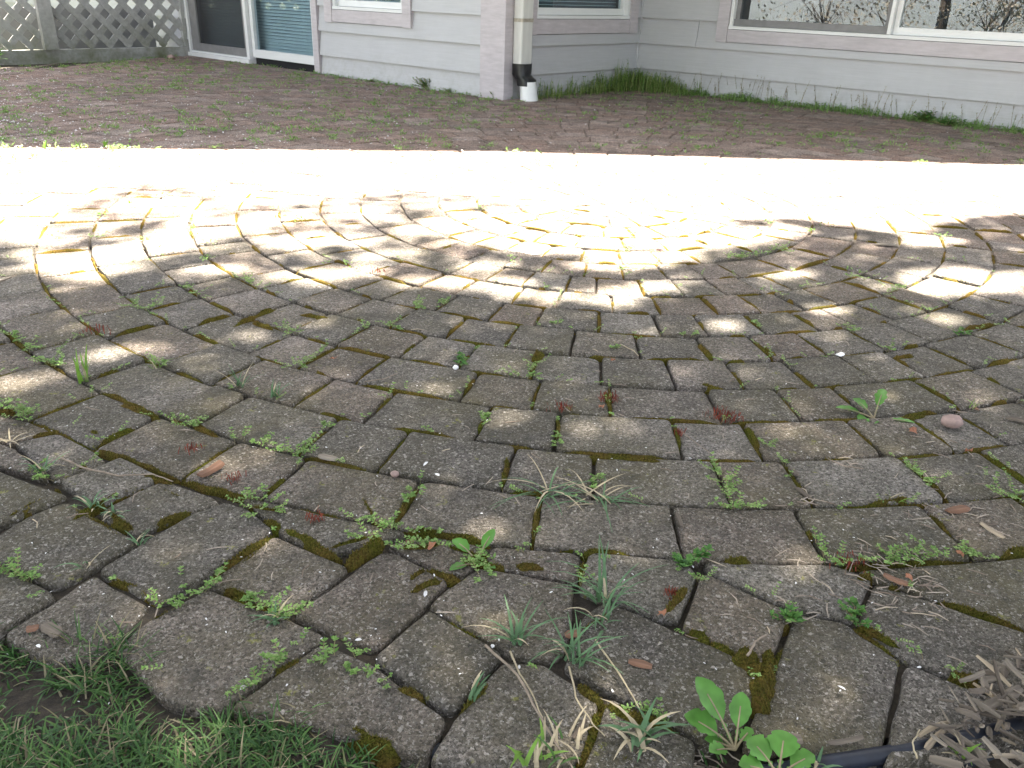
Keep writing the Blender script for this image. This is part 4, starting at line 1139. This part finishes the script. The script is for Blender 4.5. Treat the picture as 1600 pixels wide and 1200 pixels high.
# ------------------------------------------------------------------ plastic edging
edg = MB()
epx = [(560, 1158), (650, 1166), (740, 1174), (830, 1190), (960, 1212), (1120, 1216), (1240, 1200), (1330, 1186), (1420, 1172), (1540, 1146), (1700, 1105)]
pts = [G(a, b + (6 if a < 1000 else 2), -.016 if a < 700 else (-.006 if a > 1200 else (-.014 if a < 800 else -.045))) for a, b in epx]
dense = []
for i in range(len(pts) - 1):
    for j in range(6): dense.append(pts[i].lerp(pts[i + 1], j / 6))
tube(edg, dense, .0080, 8)
V = []
for p in dense: V += [p + Vector((0, -.001, 0)), p + Vector((0, -.001, -.07))]
edg.add(V, [(2 * i, 2 * i + 1, 2 * i + 3, 2 * i + 2) for i in range(len(dense) - 1)])
V = []
for p in dense: V += [p + Vector((0, -.003, -.008)), p + Vector((0, -.016, -.017)), p + Vector((0, -.018, -.05))]
edg.add(V, [(3 * i + k, 3 * i + k + 1, 3 * i + k + 4, 3 * i + k + 3) for i in range(len(dense) - 1) for k in (0, 1)])
tag(edg.build('garden_edging', M['edging'], smooth=True), 'black plastic garden edging along the front of the pavers', 'edging')

# ------------------------------------------------------------------ mulch, chips, litter
def chip_mesh(ln, w, th):
    mb = MB(); n = 5; V = []
    b1, b2 = uni(-.15, .15), uni(-.2, .2)
    for i in range(n + 1):
        s = i / n; x = (s - .5) * ln
        e = 1 - .30 * abs(2 * s - 1) ** 4 + uni(-.14, .14); off = b1 * ln * (s - .5) ** 2; zz = b2 * ln * (s - .5) ** 2
        for (a, b) in ((-1, -.6), (-.6, .8), (.7, 1), (1, -.5)):
            V.append((x + uni(-.05, .05) * w, off + a * w * .5 * e, zz + b * th * .5 * e))
    Fq = [(i * 4 + k, i * 4 + (k + 1) % 4, (i + 1) * 4 + (k + 1) % 4, (i + 1) * 4 + k) for i in range(n) for k in range(4)]
    Fq += [(3, 2, 1, 0), (n * 4, n * 4 + 1, n * 4 + 2, n * 4 + 3)]
    mb.add(V, Fq); me = bpy.data.meshes.new('wood_chip'); me.from_pydata(mb.v, [], mb.f); return me
chips = [chip_mesh(uni(.022, .060), uni(.0032, .0085), uni(.002, .005)) for _ in range(14)]
for me in chips: me.materials.append(M['mulch'])
pile = [flat(G(*q)) for q in [(1640, 1000), (1560, 1052), (1500, 1085), (1450, 1120), (1455, 1165), (1490, 1260), (1760, 1300), (1800, 1000)]]
xs = [p[0] for p in pile]; ys = [p[1] for p in pile]
cnt = 0
while cnt < 290:
    x, y = uni(min(xs), max(xs)), uni(min(ys), max(ys))
    if not inside((x, y), pile): continue
    P = px((x, y, 0))
    cnt += 1
    o = bpy.data.objects.new('wood_chip', random.choice(chips)); COL.objects.link(o)
    hgt = min(.028, .05 * max(0, (P[0] - 1420) / 150) ** .7)
    on = P[1] < 1140
    o.location = (x, y, .004 + rnd() * (hgt if on else hgt * .8))
    o.rotation_euler = (uni(-.5, .5), uni(-.45, .45), uni(0, TAU)); q_ = uni(.35, 1.05); o.scale = (q_ * uni(.8, 1.2), q_ * uni(.6, 1.7), q_)
    tag(o, 'grey brown shredded wood chip in the mulch heap at bottom right', 'wood chip', 'wood chips in the mulch heap')
for _ in range(46):
    P = G(uni(820, 1330), uni(1165, 1230)); o = bpy.data.objects.new('wood_chip', random.choice(chips)); COL.objects.link(o)
    o.location = (P.x, P.y, soil_z(P.x, P.y) + .008); o.rotation_euler = (uni(-.3, .3), uni(-.3, .3), uni(0, TAU)); o.scale = (uni(.45, .8),) * 3
    tag(o, 'small wood chip scattered on the soil along the bottom edge', 'wood chip', 'wood chips along the bottom edge')
def single_chip(x, y, lpx, wpx, deg, mt, label, cat='wood chip', name='bark_chip', th=.4):
    c = G(x, y); k = depth(c) / FPX
    me = chip_mesh(lpx * k, wpx * k, wpx * k * th); me.materials.append(M[mt])
    o = bpy.data.objects.new(name, me); COL.objects.link(o); o.location = (c.x, c.y, wpx * k * th * .5 + .001); o.rotation_euler = (uni(-.1, .1), uni(-.1, .1), math.radians(deg))
    return tag(o, label, cat)
single_chip(330, 738, 44, 17, 60, 'brownchip', 'dark brown bark chip beside the curved twig')
single_chip(512, 718, 30, 13, -10, 'mulch', 'pale grey bark chip in the joint left of centre')
single_chip(1000, 1040, 36, 15, -15, 'brownchip', 'smooth brown bark chip on the paver right of the bottom tufts')
single_chip(895, 993, 26, 14, 10, 'brownchip', 'dark bark chip hidden in the bottom middle grass')
single_chip(82, 988, 48, 20, -30, 'mulch', 'pale split wood chip at the lawn edge, lower left', th=.5)
single_chip(52, 985, 18, 14, 20, 'brownchip', 'round brown chip left of the pale split chip')
single_chip(1385, 384, 34, 8, -8, 'mulch', 'long pale wood chip on the shaded paver at upper right')
single_chip(1255, 772, 34, 9, 110, 'mulch', 'pale wood sliver standing in the joint, right of centre')
single_chip(1062, 815, 34, 8, 95, 'mulch', 'pale wood sliver in the joint below the pale curl')
single_chip(1240, 740, 20, 12, 100, 'mulch', 'small grey chip at the upper end of the sliver joint')
single_chip(1525, 640, 14, 6, 80, 'brownchip', 'tiny bark chip left of the right edge')
single_chip(1495, 800, 42, 16, 20, 'brownchip', 'brown bark chip in the chickweed trail at right')
single_chip(1550, 832, 40, 9, -60, 'mulch', 'straight pale wood sliver near the right edge')
single_chip(1535, 822, 44, 6, 5, 'mulch', 'thin wood sliver crossing the straight sliver, right edge')
single_chip(1400, 910, 40, 12, -30, 'brownchip', 'brown bark piece in the needle litter')
single_chip(1590, 658, 34, 10, -25, 'mulch', 'pale stick end at the right edge beyond the round stone')
single_chip(640, 848, 12, 9, 30, 'brownchip', 'brown flake right of the mossy fork')
single_chip(1225, 1160, 60, 22, 10, 'mulch', 'broad tan wood flake lying against the front paver')
single_chip(1320, 1160, 60, 9, 12, 'mulch', 'long wood sliver lying along the plastic edging')
single_chip(905, 1140, 44, 9, 60, 'mulch', 'wood sliver leaning at the mossy corner, bottom middle')
def pebble(x, y, wpx, hpx, mt, label, cat='stone', name='pebble'):
    c = G(x, y); k = depth(c) / FPX; mb = MB(); V = []; nr, ns = 6, 10; sd0 = uni(0, 90)
    for i in range(nr + 1):
        th = math.pi * i / nr
        for j in range(ns):
            f = TAU * j / ns; q = Vector((math.sin(th) * math.cos(f), math.sin(th) * math.sin(f), math.cos(th)))
            q *= 1 + .22 * noise.noise(q * 1.7 + Vector((sd0, 0, 0)))
            V.append(c + Vector((q.x * wpx * k / 2, q.y * wpx * k * .4, (q.z + .8) * hpx * k / 2)))
    mb.add(V, [(i * ns + j, i * ns + (j + 1) % ns, (i + 1) * ns + (j + 1) % ns, (i + 1) * ns + j) for i in range(nr) for j in range(ns)])
    return tag(mb.build(name, M[mt], loc=(c.x, c.y, 0), smooth=True), label, cat)
pebble(1485, 666, 34, 22, 'stone', 'round pinkish stone on the paver near the right edge')
pebble(617, 744, 14, 11, 'stone', 'small tan pebble on the joint left of centre')
pebble(712, 577, 9, 8, 'pvc', 'small white pebble below the three leafed seedling')
pebble(268, 93, 13, 8, 'stone', 'tan stone at the foot of the lattice fence')
pebble(1030, 392, 0.1 + 9, 7, 'stone', 'small brown pebble in the sunny strip')
# red brown leaves
def rleaf(x, y, r, label):
    c = G(x, y, .002); k = depth(c) / FPX * r; mb = MB(); V = [c + ZV * .003]; n = 9
    for i in range(n):
        a = TAU * i / n; rr = k * (1 if i % 2 else .6) * uni(.7, 1.1); V.append(c + Vector((math.cos(a) * rr, math.sin(a) * rr, uni(.001, .009))))
    mb.add(V, [(0, 1 + i, 1 + (i + 1) % n) for i in range(n)])
    return tag(mb.build('dry_leaf', M['redleaf'], loc=(c.x, c.y, 0)), label, 'leaf')
rleaf(1427, 676, 10, 'curled red brown leaf below the right hand dandelion'); rleaf(1034, 962, 10, 'reddish leaf scrap beside the mossy wedge, bottom middle')
rleaf(522, 563, 8, 'star shaped pink brown leaf left of centre'); rleaf(940, 638, 9, 'red brown leaf scrap by the red sprouts')
rleaf(674, 858, 10, 'crumpled tan leaf left of the upper dandelion'); rleaf(1513, 707, 8, 'orange leaf scrap at the right hand joint'); rleaf(1420, 905, 10, 'tan leaf scrap in the needle litter')
rleaf(958, 565, 6, 'tan leaf scrap by the middle moss joint'); rleaf(745, 1076, 7, 'orange flake in the front joint'); rleaf(1500, 868, 9, 'orange brown flake at the end of the chickweed mat')
def stem(pxs, rad, mt, label, z=.004, name='twig', cat='twig'):
    pts = [G(a, b, z + uni(0, .004)) for a, b in pxs]; out = []
    for i in range(len(pts) - 1):
        for j in range(4): out.append(pts[i].lerp(pts[i + 1], j / 4) + Vector((uni(-.0006, .0006), uni(-.0006, .0006), 0)))
    out.append(pts[-1]); mb = MB(); n = len(out)
    tube(mb, out, [rad * (1 - .5 * i / n) for i in range(n)], 5)
    return tag(mb.build(name, M[mt], smooth=True), label, cat)
stem([(92, 714), (130, 731), (185, 743), (240, 741), (270, 752)], .0016, 'twig', 'curved brown twig across the joint at left')
stem([(759, 1008), (809, 1055), (841, 1114), (864, 1155), (895, 1200)], .0016, 'twig', 'long brown stem hanging to the bottom edge, bottom middle')
stem([(930, 1000), (965, 1050), (990, 1090), (1010, 1130)], .0011, 'straw', 'long pale straw right of the bottom middle tufts', name='straw', cat='straw')
stem([(889, 1042), (900, 1090), (925, 1130), (945, 1150)], .0011, 'straw', 'pale straw hanging below the lowest tuft', name='straw', cat='straw')
stem([(797, 1018), (812, 1052), (835, 1090), (850, 1130)], .0012, 'straw', 'pale straw hanging below the leftmost tuft', name='straw', cat='straw')
stem([(569, 596), (600, 592), (622, 583)], .0011, 'twig', 'thin dark twig on the wide paver left of the sun fleck')
stem([(0, 440), (15, 434), (25, 430)], .0022, 'twig', 'dark thick twig at the upper left edge')
stem([(1168, 1024), (1180, 1003), (1198, 992)], .0015, 'twig', 'bent pale stem beside the clover seedling', z=.012)
stem([(1433, 1185), (1425, 1160), (1437, 1140)], .0010, 'straw', 'bent pale straw over the plastic edging', z=.02, name='straw', cat='straw')
stem([(970, 538), (990, 548), (998, 556)], .0011, 'straw', 'pale bent straw in the middle joint', name='straw', cat='straw')
stem([(1062, 672), (1085, 690), (1110, 708)], .0009, 'twig', 'thin twig lying across a middle paver')
stem([(340, 912), (355, 907), (378, 905)], .0009, 'twig', 'curved dry stalk on the large lower left paver')
needles = MB()
for (x, y, r, c_) in [(1420, 920, 70, 46), (1350, 870, 60, 30), (1200, 900, 120, 14), (1500, 800, 90, 26), (1260, 780, 40, 12), (1320, 720, 30, 8), (1050, 1160, 120, 60), (1500, 1110, 90, 120), (1400, 1150, 120, 30), (1480, 690, 90, 10), (700, 850, 250, 12), (1150, 640, 350, 26), (300, 800, 300, 14), (1300, 1000, 200, 16), (800, 500, 500, 26)]:
    for _ in range(c_):
        P = G(x + random.gauss(0, r * .5), y + random.gauss(0, r * .3), .002)
        if P.y < .66: P.z = soil_z(P.x, P.y) + .006
        a = random.gauss(-.4, .9); ln = uni(.01, .028); cv = uni(-.5, .5)
        pts = [P, P + Vector((math.cos(a), math.sin(a), uni(.0, .15))) * ln * .5, P + Vector((math.cos(a), math.sin(a), 0)) * ln * .5 + Vector((math.cos(a + cv), math.sin(a + cv), uni(-.03, .15))) * ln * .5]
        tube(needles, pts, [.0007, .0009, .0005], 3, 0, False)
o = needles.build('needle_litter', M['chip']); o['kind'] = 'stuff'; tag(o, 'dry brown needles and stalks littering the pavers', 'litter')
pet = MB()
def petal(P, r):
    a = uni(0, TAU); t = Vector((math.cos(a), math.sin(a), uni(-.3, .3))); s = Vector((-math.sin(a), math.cos(a), uni(-.3, .3)))
    k6 = [(-1, 0, 0), (-.4, -.5, .2), (.45, -.55, .3), (1, -.1, .15), (.5, .5, .3), (-.4, .45, .2)]
    pet.add([P + t * r * a_ + s * r * b_ * .8 + ZV * r * c_ for a_, b_, c_ in k6], [(0, 1, 5), (1, 2, 4, 5), (2, 3, 4)])
for _ in range(620):
    y = 95 + 1100 * rnd() ** 1.7; x = uni(-30, 1630)
    if y > 240 and rnd() < .35 and x > 900: continue
    P = G(x, y, .003)
    if not inside((P.x, P.y), patio_poly): P.z = -.015
    petal(P, uni(.0011, .0022) if y > 260 else uni(.003, .006))
for _ in range(1500):
    x = 1600 * rnd() ** 1.6 * uni(.2, 1); y = uni(100, 240); P = G(x, y, .004)
    if inside((P.x, P.y), patio_poly): petal(P, uni(.0035, .0075))
for _ in range(150):
    s = random.choice(segs); p = s[0].lerp(s[1], rnd()); P = px(p)
    if 300 < P[1] < 1150 and -50 < P[0] < 1650: petal(Vector((p.x, p.y, .001)), uni(.002, .0036))
for (x, y) in [(150, 1110), (60, 1010), (430, 1140), (720, 1193), (770, 1010), (100, 1180), (665, 928), (560, 1000), (380, 1075), (1315, 1075), (1195, 1110), (1170, 1145), (350, 1120), (210, 1130), (665, 725), (683, 742)]:
    petal(G(x, y, .004 if y < 1085 else -.02), uni(.0035, .0055))
o = pet.build('fallen_petals', M['petal']); o['kind'] = 'stuff'; tag(o, 'tiny white petals scattered over the pavers and joints', 'petals')
# white curled feather on the right
single_chip(1312, 556, 16, 9, 40, 'pvc', 'small white curled feather on a right hand joint', 'feather', 'feather', .3)

# garden strip and plants by the lattice, left
sheet('mulch_strip', [flat(G(-500, 150)), flat(G(0, 112)), flat(G(100, 99)), flat(G(245, 93)), flat(LO + UH * .1), flat(LO + LU * 2.6 + UH * .3), (-6, 4)], -0.03, M['soil'])
def strap_plant(P, n, ln, label):
    t = empty('strap_leaf_plant', P, label, 'plant')
    for i in range(n):
        mb = MB(); blade_geo(mb, P.copy(), uni(0, TAU), ln * uni(.6, 1.1), .010, uni(.6, 1.2), 6, uni(.7, 1)); part('leaf', mb, M['darkweed'], parent=t)
strap_plant(G(-8, 103, -.02), 26, .20, 'green strap leaved plant at the far left edge in front of the lattice')

# ------------------------------------------------------------------ trees
def leaf_quads(mb, pts, size):
    for p in pts:
        a = Vector((uni(-1, 1), uni(-1, 1), uni(-1, 1)));
        if a.length < .1: continue
        a.normalize(); b = a.orthogonal().normalized(); c2 = a.cross(b); s = size * uni(.7, 1.2)
        mb.add([p - b * s, p + c2 * s * .5, p + b * s, p - c2 * s * .5], [(0, 1, 2, 3)])
def tree(name, P, hgt, trunk_r, label, leaf_pts, lsize, lm, limbs):
    t = empty(name, P, label, 'tree'); P = Vector(P)
    tr = MB(); tube(tr, [P + ZV * -.1, P + Vector((.04, .02, hgt * .3)), P + Vector((-.03, .05, hgt * .6)), P + Vector((.02, .0, hgt))], [trunk_r * 1.25, trunk_r, trunk_r * .8, trunk_r * .45], 10)
    part('trunk', tr, M['bark'], parent=t, smooth=True)
    for q in limbs:
        lb = MB(); s0 = P + ZV * hgt * uni(.55, .95); mid_ = s0.lerp(q, .5) + ZV * .25
        tube(lb, [s0, mid_, q], [trunk_r * .4, trunk_r * .25, trunk_r * .08], 6); part('limb', lb, M['bark'], parent=t, smooth=True)
    cr = MB(); leaf_quads(cr, leaf_pts, lsize); part('crown', cr, M[lm], parent=t)
    return t
# crown of the tree standing right of the patio: its leaves shade the front
EDGE = [(-300, 350), (0, 356), (60, 352), (100, 338), (170, 304), (230, 288), (290, 292), (340, 308), (400, 322), (450, 322), (520, 308), (560, 302), (640, 302), (700, 305), (760, 309), (790, 320), (830, 338), (900, 348), (950, 344), (1000, 336), (1080, 330), (1120, 338), (1180, 346), (1250, 342), (1300, 352), (1400, 366), (1450, 356), (1540, 337), (1600, 336), (2000, 330)]
LIGHT = [(45, 368, 60, 12), (130, 418, 65, 17), (60, 398, 40, 8), (240, 322, 60, 9), (330, 352, 55, 9), (420, 342, 40, 10), (465, 380, 45, 10), (550, 375, 40, 7), (750, 345, 60, 10), (830, 358, 60, 12), (900, 376, 110, 13), (985, 371, 85, 14), (1050, 350, 70, 15), (1000, 396, 80, 9), (960, 412, 60, 7), (760, 415, 40, 8), (780, 442, 40, 8), (700, 440, 36, 7), (640, 441, 30, 6), (300, 364, 45, 9), (200, 392, 60, 9), (480, 430, 60, 9), (560, 425, 30, 7), (340, 420, 50, 7), (945, 470, 45, 7), (975, 453, 50, 7), (1015, 450, 40, 7), (1130, 508, 36, 8), (800, 456, 30, 7), (870, 460, 40, 7), (1480, 440, 65, 16), (1565, 440, 50, 14), (1450, 376, 45, 7), (1350, 432, 22, 5), (1300, 482, 30, 6), (395, 520, 36, 8), (225, 540, 45, 8), (170, 550, 45, 10), (60, 590, 55, 8), (15, 602, 45, 12), (685, 607, 45, 9), (795, 655, 30, 10), (590, 682, 22, 7), (460, 548, 24, 6), (1030, 517, 22, 6), (1480, 497, 28, 6), (270, 378, 50, 8), (620, 395, 30, 6), (1240, 425, 26, 5), (660, 760, 18, 6), (560, 330, 40, 7), (690, 362, 40, 6), (1110, 372, 60, 9), (1180, 362, 60, 7)]
def shade_at(P):
    x, y = P
    for i in range(len(EDGE) - 1):
        if EDGE[i][0] <= x < EDGE[i + 1][0]:
            t = (x - EDGE[i][0]) / (EDGE[i + 1][0] - EDGE[i][0]); ye = EDGE[i][1] * (1 - t) + EDGE[i + 1][1] * t; break
    else: return 1.0 if y > 340 else 0.0
    if y < ye - 1: return 0.0
    s = 1.0
    for (cx, cy, rx, ry) in LIGHT:
        if 800 < cx < 1230 and cy < 420: rx, ry = rx * 1.15, ry * 1.25
        q = ((x - cx) / (rx * (1.15 if cy < 500 else .8))) ** 2 + ((y - cy) / (ry * (1.25 if cy < 500 else .8))) ** 2
        if q < 1: return 0.0
        if q < 1.7: s = min(s, .5)
    return s
lp = []; tries = 0
while len(lp) < 75000 and tries < 400000:
    tries += 1
    g = Vector((uni(-3.2, 3.4), uni(-1.2, 3.4), 0)); P = px(g)
    if P[0] < -900: s = 1.0 if g.y < 2.2 else 0
    else: s = shade_at(P)
    if P[1] < 440 and P[0] < 1060:
        f = min(1, max(0, (P[1] - 345) / 90)); s *= .24 + .76 * f
    if rnd() > s: continue
    t = uni(4.5, 8.0) / SUNV.z
    lp.append(g + SUNV * t)
deep = []
while len(deep) < 52000:
    g = Vector((uni(-3.6, 3.8), uni(-3.0, 2.0), 0)); P = px(g)
    if -300 < P[0] < 1900 and -500 < P[1] < 455: continue
    if any(((P[0] - cx) / (rx * 1.2)) ** 2 + ((P[1] - cy) / (ry * 1.4)) ** 2 < 1 for (cx, cy, rx, ry) in LIGHT if cy < 640): continue
    if g.y > 1.6 and abs(P[0] - 800) > 1100: continue
    deep.append(g + SUNV * uni(3.6, 5.5) / SUNV.z)
lp += deep
tree('shade_tree', (3.45, 2.2, -.07), 3.6, .13, 'leafy tree standing right of the patio whose crown shades the front pavers', lp, .045, 'leaf',
     [Vector((uni(.2, 3.0), uni(.0, 1.9), uni(3.6, 5.0))) for _ in range(9)])
def blob_tree(P, hgt, cr, n, label, lm='paleleaf', size=.07, name='garden_tree', flat_=.8):
    P = Vector(P); c = P + ZV * hgt; pts = []
    cl = [c + Vector((random.gauss(0, cr * .45), random.gauss(0, cr * .45), random.gauss(0, cr * .4 * flat_))) for _ in range(26)]
    for _ in range(n):
        q = random.choice(cl); pts.append(q + Vector((random.gauss(0, cr * .16), random.gauss(0, cr * .16), random.gauss(0, cr * .14))))
    return tree(name, P, hgt * .95, hgt * .035, label, pts, size, lm, cl[:14])
M['blossom'] = island('white_blossom', [(0, (0.70, 0.68, 0.55)), (0.7, (0.82, 0.80, 0.72)), (1, (0.45, 0.55, 0.2))], 0.6, 0.3)
M['twigpale'] = island('bare_pale_twig', [(0, (0.36, 0.33, 0.28)), (1, (0.55, 0.51, 0.44))], 0.8, 0.1)
blob_tree((-6.5, -.4, -.07), 2.3, 1.7, 1500, 'pale budding tree on the lawn at left mirrored in the right window')
blob_tree((-7.5, -3.6, -.07), 2.4, 1.9, 1500, 'pale budding tree further back on the lawn mirrored in the right window')
blob_tree((-6.0, -6.0, -.07), 2.6, 1.9, 1500, 'third pale budding tree on the lawn behind the camera')
blob_tree((-7.6, 7.0, -.07), .75, 1.1, 9000, 'white blossoming shrub added beyond the lattice fence to brighten the door reflection', 'blossom', .06, 'added_blossom_shrub')  # shrubs added out of view, white so the door glass mirrors something bright
blob_tree((-8.6, 8.4, -.07), .9, 1.2, 9000, 'taller white blossoming shrub added beyond the lattice fence near the house for the door reflection', 'blossom', .06, 'added_blossom_shrub')

M['paleblue'] = simple('pale_blue_paint', (0.66, 0.74, 0.85), 0.7, 0.12, 0.9)
for i, (x, y, h_, lab) in enumerate([(-3.9, 2.9, .5, 'nearest'), (-5.3, 1.2, .6, 'second'), (-4.6, .1, .55, 'third'), (-6.6, -1.6, .7, 'fourth'), (-5.2, -2.6, .6, 'farthest')]):
    blob_tree((x, y, -.07), h_, .75, 700, lab + ' pale leaved garden shrub on the lawn at left, mirrored in the right window', 'twigpale', .026, 'garden_shrub')
NO = Vector((-11.5, -3.6, -.1)); NX = Vector((-.5, .87, 0)).normalized(); NY = Vector((-NX.y, NX.x, 0))
nb = empty('added_pale_house', NO, 'pale house added beyond the lawn on the left to brighten the window reflection', 'house')  # added out of view to give the right window a pale reflection
mb = MB(); box(mb, NO, NX, NY, ZV, (-16, 0, 0), (11, 6, 3.2)); part('wall', mb, M['paleblue'], parent=nb)
mb = MB(); q = [NO + NX * a + NY * b + ZV * c for (a, b, c) in ((-16.3, -.3, 3.2), (11.3, -.3, 3.2), (11.3, 3, 5), (-16.3, 3, 5), (-16.3, 6.3, 3.2), (11.3, 6.3, 3.2))]
mb.add(q, [(0, 1, 2, 3), (3, 2, 5, 4)]); part('roof', mb, M['roof'], parent=nb)
